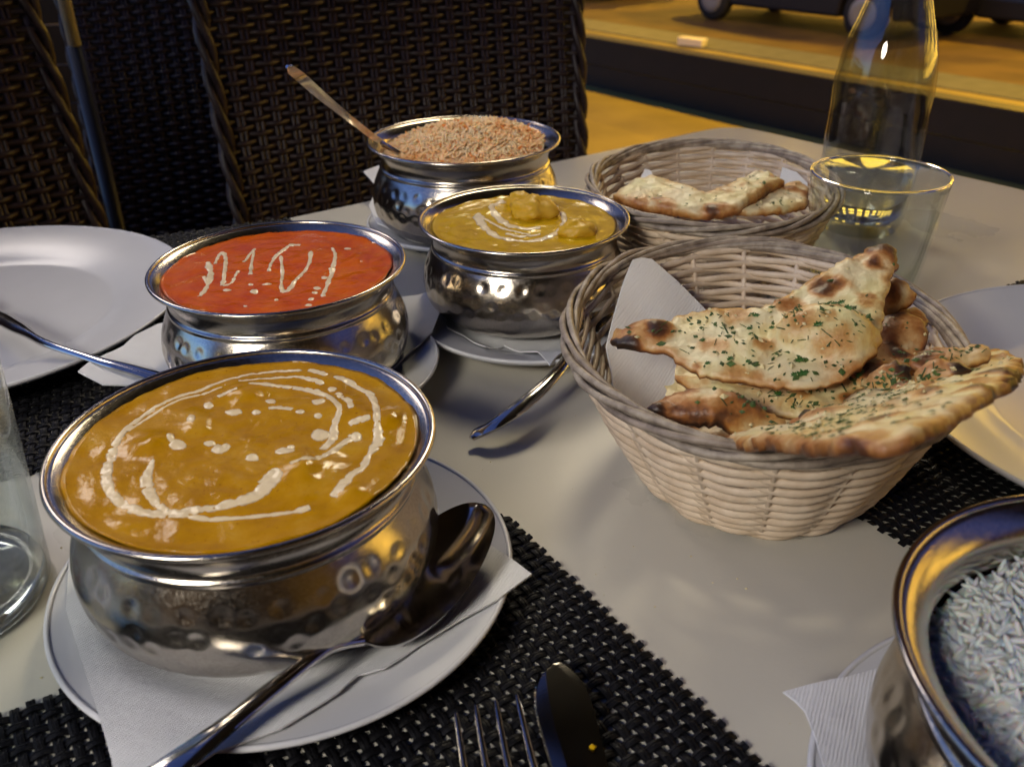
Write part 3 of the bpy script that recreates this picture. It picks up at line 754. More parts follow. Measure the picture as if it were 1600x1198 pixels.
# =================================================================== RICE
def grain_heap(B, mt, name, label, cx_, cy_, rad, ztop, zedge, n, gl, gw, seed, orange=False, reach=1.0):
    x, y, R = B
    e = empty(name, Vector((x, y, 0.0095)), label, 'rice')
    def H(px_, py_):
        d = math.hypot(px_ - cx_, py_ - cy_) / rad
        return zedge + (ztop - zedge) * max(0, 1 - d * d) + 0.0022 * noise.noise(Vector((px_ * 55 + seed, py_ * 55, 0)))
    V = [(0, 0, H(0, 0) - 0.003)]; F = []; nr, na = 14, 48; RR = R * reach
    for i in range(1, nr + 1):
        for k in range(na):
            a = 2 * PI * k / na; r = RR * i / nr
            V.append((r * math.cos(a), r * math.sin(a), H(r * math.cos(a), r * math.sin(a)) - 0.0012))
    for k in range(na): F.append((0, 1 + k, 1 + (k + 1) % na))
    for i in range(nr - 1):
        for k in range(na):
            l = (k + 1) % na; a = 1 + i * na; b = a + na; F.append((a + k, b + k, b + l, a + l))
    hb = mesh('heap', V, F)
    if orange:
        at_ = hb.attributes.new('toast', 'FLOAT', 'POINT'); at_.data.foreach_set('value', [0.3] * len(hb.vertices))
    o = put('heap', hb, mt, e)
    rg = random.Random(seed); V = []; F = []; T_ = []
    secs = [(-1, 0.35), (-0.6, 0.85), (0, 1.0), (0.6, 0.85), (1, 0.35)]
    for g in range(n):
        while True:
            a = rg.uniform(0, 2 * PI); r = RR * 0.98 * math.sqrt(rg.random())
            break
        px_, py_ = r * math.cos(a), r * math.sin(a)
        az = rg.uniform(0, 2 * PI); el = rg.gauss(0, 0.5)
        d = Vector((math.cos(az) * math.cos(el), math.sin(az) * math.cos(el), math.sin(el)))
        s = d.cross(Vector((0, 0, 1))).normalized(); u = s.cross(d)
        c = Vector((px_, py_, H(px_, py_) + rg.uniform(-0.0025, 0.0018)))
        L = gl * rg.uniform(0.7, 1.15) / 2; W_ = gw * rg.uniform(0.85, 1.1) / 2; b0 = len(V); bend = rg.uniform(-.1, .1)
        for (t, ww) in secs:
            for k in range(6):
                an = PI / 3 * k
                V.append(c + d * (t * L) + s * (math.cos(an) * W_ * ww + bend * L * (1 - t * t)) + u * (math.sin(an) * W_ * ww))
        for i in range(4):
            for k in range(6):
                l = (k + 1) % 6; F.append((b0 + i * 6 + k, b0 + i * 6 + l, b0 + (i + 1) * 6 + l, b0 + (i + 1) * 6 + k))
        F.append(tuple(b0 + k for k in range(6))[::-1]); F.append(tuple(b0 + 24 + k for k in range(6)))
        if orange:
            tt = 0.30 + 0.75 * noise.noise(Vector((px_ * 45, py_ * 45, seed))) + rg.uniform(-.12, .12)
            if rg.random() < 0.03: tt = 1
            T_ += [max(0, min(1, tt))] * 30
    me = mesh('grains', V, F)
    if orange:
        at_ = me.attributes.new('toast', 'FLOAT', 'POINT'); at_.data.foreach_set('value', T_)
    o = put('grains', me, mt, e); o['kind'] = 'stuff'
    return e
grain_heap(B_O, M['rice_orange'], 'orange_rice', 'fluffy orange tinted rice heaped in the back bowl', 0.010, 0.014, 0.080, 0.0825, 0.063, 3800, 0.0062, 0.0018, 11, True, reach=0.84)
grain_heap(B_W, M['rice'], 'white_rice', 'plain long grain white rice in the bowl at the lower right corner', 0.020, 0.010, 0.085, 0.070, 0.049, 3800, 0.0082, 0.0020, 12, False, reach=0.865)

# =================================================================== CLOTH LIKE SHEETS
def in_poly(x, y, P):
    c = False; n = len(P); j = n - 1
    for i in range(n):
        if (P[i][1] > y) != (P[j][1] > y) and x < (P[j][0] - P[i][0]) * (y - P[i][1]) / (P[j][1] - P[i][1]) + P[i][0]: c = not c
        j = i
    return c
def edge_dist(pts, P):
    A = np.array(P); B = np.roll(A, -1, 0); X = np.array(pts)
    best = np.full(len(X), 1e9)
    for a, b in zip(A, B):
        ab = b - a; t = np.clip(((X - a) @ ab) / max(1e-12, ab @ ab), 0, 1)
        d = np.hypot(*(X - (a + t[:, None] * ab)).T); best = np.minimum(best, d)
    return best
def triangulate(P, step, jit=0.0, seed=0):
    per = 0.0
    rg = random.Random(seed); B = []
    n = len(P)
    for i in range(n):
        a = Vector(P[i]); b = Vector(P[(i + 1) % n]); m = max(1, int((b - a).length / step))
        nrm = Vector((-(b - a).y, (b - a).x)).normalized() if (b - a).length > 0 else Vector((0, 0))
        for k in range(m):
            p = a.lerp(b, k / m)
            if jit: p = p + nrm * (jit * 1.3 * noise.noise(Vector((p.x * 95, p.y * 95, seed))) + jit * 2.4 * noise.noise(Vector((p.x * 330, p.y * 330, seed))))
            B.append(p)
    xs = [p[0] for p in P]; ys = [p[1] for p in P]
    I = []
    y = min(ys); r = 0
    while y < max(ys):
        x = min(xs) + (0.5 * step if r % 2 else 0)
        while x < max(xs):
            I.append((x + rg.uniform(-.15, .15) * step, y + rg.uniform(-.15, .15) * step)); x += step
        y += step * 0.87; r += 1
    BP = [p.to_tuple() for p in B]
    I = [p for p in I if in_poly(p[0], p[1], BP)]
    if I:
        d = edge_dist(I, BP); I = [p for p, dd in zip(I, d) if dd > step * 0.55]
    nb = len(B)
    vs = B + [Vector(p) for p in I]
    vo, ed, fa, ov, oe, of = delaunay_2d_cdt(vs, [(i, (i + 1) % nb) for i in range(nb)], [], 1, 1e-7)
    vo = [Vector(v) for v in vo]; F = []
    for f in fa:
        a, b, c = [vo[i] for i in f[:3]]
        if (b - a).cross(c - a) < 0: f = f[::-1]
        F.append(tuple(f))
    return vo, F, BP

def solid(vo, F, top, bot):
    """closed solid from a 2D triangulation with top/bottom 3D points"""
    n = len(vo); cnt = {}
    for f in F:
        for i in range(len(f)):
            a, b = f[i], f[(i + 1) % len(f)]; cnt[(a, b)] = cnt.get((a, b), 0) + 1
    FF = list(F) + [tuple(i + n for i in f[::-1]) for f in F]
    for (a, b) in cnt:
        if (b, a) not in cnt: FF.append((b, a, a + n, b + n))
    return top + bot, FF

def napkin(outline, zfun, label, step=0.005, th=0.0009, z0=0.014, wave=0.0012, seed=0):
    P = [at(x, y, z0).to_2d().to_tuple() for x, y in outline]
    ar = sum(P[i][0] * P[(i + 1) % len(P)][1] - P[(i + 1) % len(P)][0] * P[i][1] for i in range(len(P)))
    if ar < 0: P = P[::-1]
    vo, F, BP = triangulate(P, step)
    c = Vector((sum(p[0] for p in P) / len(P), sum(p[1] for p in P) / len(P), 0))
    top = []
    for v in vo:
        z = zfun(v.x, v.y) + wave * (0.5 + noise.noise(Vector((v.x * 35, v.y * 35, seed))))
        top.append(Vector((v.x, v.y, z)) - c)
    bot = [p - Vector((0, 0, th)) for p in top]
    V, FF = solid(vo, F, top, bot)
    me = mesh('napkin', V, FF)
    o = put('napkin', me, M['napkin'], None, loc=c)
    sm = o.modifiers.new('es', 'EDGE_SPLIT'); sm.split_angle = 1.0
    return tag(o, label, 'napkin', 'white paper napkins')

def saucer_z(cx_, cy_, R, zb=0.0, sag=0.12, well=0.62, h=0.015, rise=0.0, floor=0.003):
    def f(x, y):
        r = math.hypot(x - cx_, y - cy_) / R
        if r < well: z = 0.0052
        elif r < 1.0:
            t = (r - well) / (1 - well); z = 0.0052 + (h + 0.0006 - 0.0052) * min(1, (t * 1.6) if t < 0.5 else (0.8 + (t - 0.5) * 0.4))
        else: z = h + 0.0008 - sag * (r - 1) * R + rise * (r - 1) * R
        return max(floor, z + zb + 0.0008)
    return f
napkin([(831, 905), (777, 944), (715, 975), (653, 1008), (601, 1045), (558, 1052), (527, 1085), (440, 1145), (338, 1185), (260, 1240), (190, 1300), (178, 1198), (158, 1128), (130, 1040), (105, 960), (110, 880), (300, 720), (600, 760), (751, 845)],
       saucer_z(-0.0977, 0.3014, 0.0965, sag=-0.02), 'white paper napkin under the golden curry bowl, two corners hanging over the saucer', seed=1, wave=0.001)
napkin([(128, 603), (150, 584), (172, 572), (197, 560), (215, 543), (250, 523), (400, 480), (600, 478), (655, 476), (680, 470), (701, 466), (697, 482), (690, 498), (676, 529), (655, 546), (637, 556), (600, 575), (400, 600), (230, 615), (166, 620)],
       saucer_z(-0.128, 0.486, 0.083, zb=0.002, sag=-0.10), 'white paper napkin under the red curry bowl, its corner lifting beside the yellow curry bowl', seed=2)
napkin([(698, 509), (725, 514), (740, 527), (758, 536), (788, 523), (812, 535), (840, 549), (859, 577), (870, 562), (880, 552), (890, 520), (900, 480), (800, 440), (690, 470)],
       saucer_z(0.0136, 0.5622, 0.0793, sag=0.05), 'white paper napkin under the yellow curry bowl, one corner hanging over the saucer', seed=3)
napkin([(569, 283), (590, 299), (577, 328), (590, 352), (640, 368), (690, 376), (760, 330), (800, 280), (700, 250), (620, 262)],
       saucer_z(-0.046, 0.755, 0.078, sag=-0.08), 'white paper napkin under the bowl of orange tinted rice', seed=4)
napkin([(1222, 1088), (1260, 1078), (1320, 1065), (1390, 1043), (1500, 1010), (1600, 1100), (1500, 1290), (1300, 1300), (1288, 1215), (1272, 1160), (1255, 1118), (1240, 1102)],
       saucer_z(0.186, 0.168, 0.094, sag=0.03), 'white paper napkin under the bowl of white rice, its corner pointing left', seed=5)

# =================================================================== CUTLERY
def blade(stations, L=None, n_u=9, name='x', th=0.0012):
    """stations: list of (point, half width, cup depth, dome, thickness, side vector or None)"""
    V = []; F = []; N = len(stations)
    for i, (p, hw, cup, dome, t_, side) in enumerate(stations):
        a = stations[max(0, i - 1)][0]; b = stations[min(N - 1, i + 1)][0]
        t = (b - a).normalized()
        s = Vector(side) if side is not None else t.cross(Vector((0, 0, 1)))
        s = (s - t * s.dot(t)).normalized(); u = s.cross(t).normalized()
        if u.z < 0: u = -u
        for k in range(n_u):
            x = -1 + 2 * k / (n_u - 1)
            V.append(p + s * (x * hw) + u * ((dome - cup) * (1 - x * x)))
        for k in range(n_u):
            x = -1 + 2 * k / (n_u - 1)
            V.append(p + s * (x * hw * 0.985) + u * ((dome * 0.1 - cup) * (1 - x * x) - t_))
    m = 2 * n_u
    for i in range(N - 1):
        o0, o1 = i * m, (i + 1) * m
        for k in range(n_u - 1):
            F.append((o0 + k, o0 + k + 1, o1 + k + 1, o1 + k)); F.append((o0 + n_u + k, o1 + n_u + k, o1 + n_u + k + 1, o0 + n_u + k + 1))
        F.append((o0, o1, o1 + n_u, o0 + n_u)); F.append((o0 + n_u - 1, o0 + m - 1, o1 + m - 1, o1 + n_u - 1))
    F.append(tuple(range(n_u)) + tuple(range(m - 1, n_u - 1, -1)))
    o1 = (N - 1) * m
    F.append(tuple(o1 + k for k in range(n_u))[::-1] + tuple(o1 + k for k in range(n_u, m)))
    return V, F

def stations_from(pts, n, widths, cups, domes, th=0.0012, side=None):
    sp = spline(pts, n); out = []
    def lerp(tab, t):
        for i in range(len(tab) - 1):
            if t <= tab[i + 1][0]:
                f = (t - tab[i][0]) / max(1e-9, tab[i + 1][0] - tab[i][0]); f = f * f * (3 - 2 * f); return tab[i][1] * (1 - f) + tab[i + 1][1] * f
        return tab[-1][1]
    L = [0]
    for i in range(1, n): L.append(L[-1] + (sp[i] - sp[i - 1]).length)
    for i in range(n):
        t = L[i] / L[-1]; out.append((sp[i], lerp(widths, t), lerp(cups, t), lerp(domes, t), th, side))
    return out
def spoon_bowl(neck, tip, depth_pts, hw, cup, n=54, side=None, th=0.0011, mid=None):
    pts = [neck] + ([mid] if mid else []) + [tip]
    out = []
    sp = spline(pts, n) if mid else [neck.lerp(tip, i / (n - 1)) for i in range(n)]
    for i in range(n):
        t = i / (n - 1)
        wdt = hw * (math.sin(PI * min(1, t ** 0.82)) ** 0.55) if 0 < t < 1 else 0.0008
        wdt = max(wdt, 0.0022 if t < 0.5 else 0.0006)
        c = cup * (math.sin(PI * t)) ** 0.8 if 0 < t < 1 else 0
        out.append((sp[i], wdt, c, 0, th, side))
    return out
def cut_obj(name, sts, root_o, n_u=11):
    V, F = blade(sts, n_u=n_u)
    o = put(name, mesh(name, local(root_o, V), F), M['cutlery'], root_o)
    es = o.modifiers.new('s', 'EDGE_SPLIT'); es.split_angle = 1.1
    return o

# 1 serving spoon on the golden curry's saucer
neck = at(566, 1000, 0.021); tip = at(756, 787, 0.034)
r0 = empty('serving_spoon', neck, 'big steel serving spoon on the napkin beside the golden curry bowl, dark hollow upwards', 'spoon', 'steel spoons')
mid = neck.lerp(tip, 0.5) + Vector((0, 0, -0.0015))
cut_obj('spoon_bowl', spoon_bowl(neck, tip, None, 0.0205, 0.0105, mid=mid), r0, 15)
hp = [neck + (neck - tip).normalized() * -0.0005, at(535, 1004, 0.0235), at(500, 1018, 0.026), at(430, 1070, 0.0265), at(350, 1134, 0.026), at(255, 1206, 0.025), at(160, 1280, 0.024)]
cut_obj('handle', stations_from(hp, 40, [(0, .0022), (.1, .0024), (.5, .0036), (.9, .0060), (1, .003)], [(0, 0), (1, 0)], [(0, .0016), (.5, .0012), (1, .0006)], 0.0012), r0)

# 2 spoon on the left plate
neck = at(-40, 482, 0.019); tip = at(-190, 425, 0.017)
r0 = empty('dessert_spoon', neck, 'steel spoon lying on the left dinner plate, handle reaching over its edge', 'spoon', 'steel spoons')
cut_obj('spoon_bowl', spoon_bowl(neck, tip, None, 0.017, 0.007, mid=neck.lerp(tip, 0.5) + Vector((0, 0, -0.001))), r0, 13)
hp = [neck, at(-5, 493, 0.0205), at(30, 512, 0.022), at(75, 537, 0.0235), at(150, 561, 0.0245), at(200, 574, 0.0235), at(252, 590, 0.0215), at(300, 604, 0.02)]
cut_obj('handle', stations_from(hp, 44, [(0, .0022), (.12, .0065), (.25, .0055), (.4, .0030), (.6, .0028), (.8, .0042), (.95, .005), (1, .003)], [(0, 0), (1, 0)], [(0, .0022), (.2, .0026), (1, .0008)], 0.0012), r0)

# 3 cutlery handle between basket and yellow bowl
r0 = empty('table_spoon', at(737, 683, 0.004), 'steel spoon whose handle sticks out between the yellow curry saucer and the front bread basket', 'spoon', 'steel spoons')
hp = [at(736, 684, 0.006), at(748, 674, 0.008), at(775, 660, 0.012), at(812, 634, 0.016), at(850, 602, 0.019), at(880, 568, 0.0205), at(912, 520, 0.020)]
cut_obj('handle', stations_from(hp, 40, [(0, .0020), (.06, .0048), (.25, .0052), (.6, .0038), (1, .0024)], [(0, 0), (1, 0)], [(0, .0008), (.3, .0018), (1, .0016)], 0.0014), r0)
neck = hp[-1]; tip = neck + Vector((0.012, 0.05, 0.0))
cut_obj('spoon_bowl', spoon_bowl(neck, tip, None, 0.017, 0.005), r0)

# 4 spoon in the rice
rimp = Vector((B_O[0] - 0.064, B_O[1] - 0.045, 0.0905)); 
best = None
for zz in [0.09 + 0.002 * i for i in range(60)]:
    p = at(448, 104, zz); d = (p - at(598, 224, 0.087)).length
    if best is None or abs(d - 0.125) < abs(best[0] - 0.125): best = (d, zz)
zt = best[1]; A_ = at(640, 248, 0.074); R_ = at(598, 224, 0.088); Tt = at(448, 104, zt)
r0 = empty('rice_spoon', R_, 'steel spoon stuck in the orange tinted rice, handle leaning up to the left', 'spoon', 'steel spoons')
hp = [A_, R_, at(560, 197, 0.088 + (zt - 0.088) * 0.27), at(505, 153, 0.088 + (zt - 0.088) * 0.63), at(470, 122, 0.088 + (zt - 0.088) * 0.86), Tt]
cut_obj('handle', stations_from(hp, 40, [(0, .0022), (.4, .0026), (.85, .0040), (.97, .0034), (1, .0012)], [(0, 0), (1, 0)], [(0, .0016), (1, .0010)], 0.0012, side=(0.6, 0.75, 0.2)), r0)
cut_obj('spoon_bowl', spoon_bowl(A_, A_ + Vector((0.05, 0.0, -0.012)), None, 0.016, 0.004), r0)

# 5 fork at the bottom
tips = [at(712, 1113, 0.0125), at(743, 1101, 0.0135), at(774, 1093, 0.0135), at(807, 1085, 0.013)]
ends = [at(735, 1255, 0.009), at(770, 1255, 0.0095), at(806, 1255, 0.0095), at(848, 1250, 0.009)]
r0 = empty('fork', ends[1], 'steel fork on the front placemat, four tines pointing away from the viewer', 'fork')
for a, b in zip(tips, ends):
    m_ = a.lerp(b, 0.5) + Vector((0, 0, -0.0012))
    sts = stations_from([a, m_, b], 16, [(0, .00055), (.1, .0010), (1, .0017)], [(0, 0), (1, 0)], [(0, .0003), (1, .0007)], 0.0011)
    cut_obj('tine', sts, r0, 7)
c_ = (ends[1] + ends[2]) / 2; dr = ((ends[1] + ends[2]) / 2 - (tips[1] + tips[2]) / 2).normalized()
hp = [c_ - dr * 0.001, c_ + dr * 0.012 + Vector((0, 0, -0.001)), c_ + dr * 0.03 + Vector((0, 0, 0.002)), c_ + dr * 0.07 + Vector((0, 0, 0.008)), c_ + dr * 0.13 + Vector((0, 0, 0.006))]
cut_obj('handle', stations_from(hp, 30, [(0, .0155), (.12, .0135), (.25, .003), (.8, .006), (1, .003)], [(0, 0), (1, 0)], [(0, .0006), (1, .001)], 0.0013), r0)

# 6 knife with a serrated edge
P_L = [at(846, 1052, 0.0105), at(838, 1080, 0.0098), at(841, 1120, 0.0086), at(852, 1160, 0.0070), at(866, 1204, 0.0054), at(884, 1262, 0.0035)]
P_R = [at(872, 1034, 0.0105), at(905, 1060, 0.0098), at(925, 1100, 0.0086), at(938, 1150, 0.0070), at(950, 1204, 0.0054), at(960, 1262, 0.0035)]
r0 = empty('table_knife', P_L[3], 'dark mirror-like knife blade smeared with curry, serrated edge beside the fork', 'knife')
l_ = spline(P_L, 30); rr_ = spline(P_R, 30); V = []; F = []
for i in range(30):
    a, b = l_[i], rr_[i]
    m_ = a.lerp(b, 0.5)
    if i == 0: a = m_.lerp(a, 0.6); b = m_.lerp(b, 0.6)
    for (p, dz) in ((a, 0), (a.lerp(b, 0.25), 0.0007), (a.lerp(b, 0.8), 0.001), (b, 0.0008), (b, -0.0006), (a.lerp(b, 0.5), -0.0008), (a, -0.0003)): V.append(p + Vector((0, 0, dz)))
for i in range(29):
    for k in range(7):
        l = (k + 1) % 7; F.append((i * 7 + k, i * 7 + l, (i + 1) * 7 + l, (i + 1) * 7 + k))
F.append(tuple(range(7))[::-1]); F.append(tuple(29 * 7 + k for k in range(7)))
kb = put('blade', mesh('blade', local(r0, V), F, False), mat('dark reflection knife steel', (0.22, 0.21, 0.20), 0.14, 1.0, noise_amt=0.2, noise_scale=60), r0)  # blade's dark reflection is put into this steel colour
q = MB(); sp = spline(P_L, 44)
for i in range(1, 43):
    p = sp[i]; t = (sp[i + 1] - sp[i - 1]).normalized(); s = Vector((-t.y, t.x, 0)); 
    if s.x > 0: s = -s
    q.add([p - t * 0.0009, p + t * 0.0009, p + s * 0.0010, p + Vector((0, 0, 0.0009)) + s * 0.0002], [(0, 2, 1), (0, 3, 2), (1, 2, 3), (0, 1, 3)])
q.v = local(r0, q.v); q.put('serration', M['cutlery'], r0, smooth=False)
hk = [P_L[-1].lerp(P_R[-1], 0.5), P_L[-1].lerp(P_R[-1], 0.5) + Vector((0.006, -0.03, 0.001)), P_L[-1].lerp(P_R[-1], 0.5) + Vector((0.012, -0.10, 0.0))]
cut_obj('handle', stations_from(hk, 14, [(0, .008), (.3, .005), (1, .007)], [(0, 0), (1, 0)], [(0, .002), (1, .003)], 0.003), r0)
def crumb(px, py, r, parent, mt, seed, z=0.008, flat=0.5):
    V, F = lathe([(math.sin(PI * i / 6), -math.cos(PI * i / 6)) for i in range(7)], 9)
    V = [Vector((v[0] * r, v[1] * r, v[2] * r * flat)) * (1 + 0.5 * noise.noise(Vector(v) * 1.8 + Vector((seed, 0, 0)))) for v in V]
    c = at(px, py, z)
    o = put('curry_smear', mesh('curry_smear', V, F), mt, parent, loc=local(parent, [c])[0]); return o
for i, (a, b, r) in enumerate([(845, 1090, .0019), (849, 1080, .0011), (859, 1075, .0013), (868, 1061, .0010), (926, 1166, .0011), (849, 1100, .0010)]):
    crumb(a, b, r, r0, M['lump'] if i < 3 or i > 4 else M['curry_yellow'], i)

# =================================================================== BASKETS
def basket(x, y, ax, by, bax, bby, H_, rot, label, rows=21, N=18, tilt=(0, 0), seed=0):
    e = empty('bread_basket', Vector((x, y, 0.001)), label, 'basket', 'oval wicker bread baskets', rz=rot)
    rg = random.Random(seed)
    def ring(t, ph, off):
        f = t ** 0.82
        cx_ = tilt[0] * (1 - t); cy_ = tilt[1] * (1 - t)
        a_ = bax + (ax - bax) * f + off; b_ = bby + (by - bby) * f + off
        return Vector((cx_ + a_ * math.cos(ph), cy_ + b_ * math.sin(ph), t * H_))
    for i in range(rows):
        t = (i + 0.4) / rows; A = 0.0019 + 0.0004 * t
        ph0 = rg.uniform(-.03, .03)
        pts = []
        K = N * 8
        for k in range(K):
            ph = 2 * PI * k / K
            o_ = A * math.cos(N / 2 * ph + PI * (i % 2)) + 0.0005 * noise.noise(Vector((math.cos(ph) * 4, math.sin(ph) * 4, i + seed)))
            p = ring(t, ph + ph0 * 0, o_)
            p.z += 0.0007 * math.sin(N / 2 * ph + PI * (i % 2)) + 0.0006 * noise.noise(Vector((math.cos(ph) * 3, math.sin(ph) * 3, i * 2.3 + seed)))
            pts.append(p)
        V, F = tube(pts, 0.0014, 8, True, flat=1.5)
        put('strand', mesh('strand', V, F), M['wicker'], e)
    for k in range(N):
        ph = 2 * PI * (k + 0.5) / N
        pts = [ring(t, ph, 0.0) for t in [j / 8 for j in range(9)]]
        V, F = tube(pts, 0.0016, 6)
        put('stake', mesh('stake', V, F), M['wicker'], e)
    # woven floor of the basket
    for j in range(7):
        f = (j + 0.5) / 7.2
        pts = [Vector((bax * f * math.cos(a), bby * f * math.sin(a), 0.003 + 0.0008 * math.cos(9 * a + PI * j))) + Vector((tilt[0], tilt[1], 0)) for a in [2 * PI * i / 72 for i in range(72)]]
        V, F = tube(pts, 0.0042, 6, True, flat=0.5)
        put('floor_strand', mesh('floor_strand', V, F), M['wicker'], e)
    # twisted grey border
    nt_ = 6
    for s in range(nt_):
        pts = []; K = 216
        turns = 3
        for k in range(K):
            ph = 2 * PI * k / K; tw = turns * ph + 2 * PI * s / nt_ + 0.5 * math.sin(ph * 3 + s)
            rr2 = 0.0033 * (1 + 0.25 * noise.noise(Vector((math.cos(ph) * 5, math.sin(ph) * 5, s + seed))))
            p = ring(1.0, ph, 0.0015 + rr2 * math.cos(tw)); p.z += rr2 * math.sin(tw) * 0.95 + 0.0012
            p.z += 0.0022 * noise.noise(Vector((math.cos(ph) * 1.5, math.sin(ph) * 1.5, seed * 3.1)))
            pts.append(p)
        rad = [0.00175 * (1 + 0.3 * noise.noise(Vector((k * 0.07, s * 5, seed)))) for k in range(K)]
        V, F = tube(pts, rad, 8, True)
        put('border_strand', mesh('border_strand', V, F), M['withy' if s % 3 else 'withy_pale'], e)
    return e
basket(0.1225, 0.402, 0.0920, 0.1165, 0.058, 0.066, 0.074, D2(-10), 'oval wicker basket of herbed naan in front, grey twisted rim, right of the curry bowls', tilt=(0.005, -0.002), seed=1)
basket(0.154, 0.668, 0.090, 0.112, 0.060, 0.068, 0.068, D2(-12), 'oval wicker basket of pale naan at the back, behind the front basket and tumbler', seed=2)

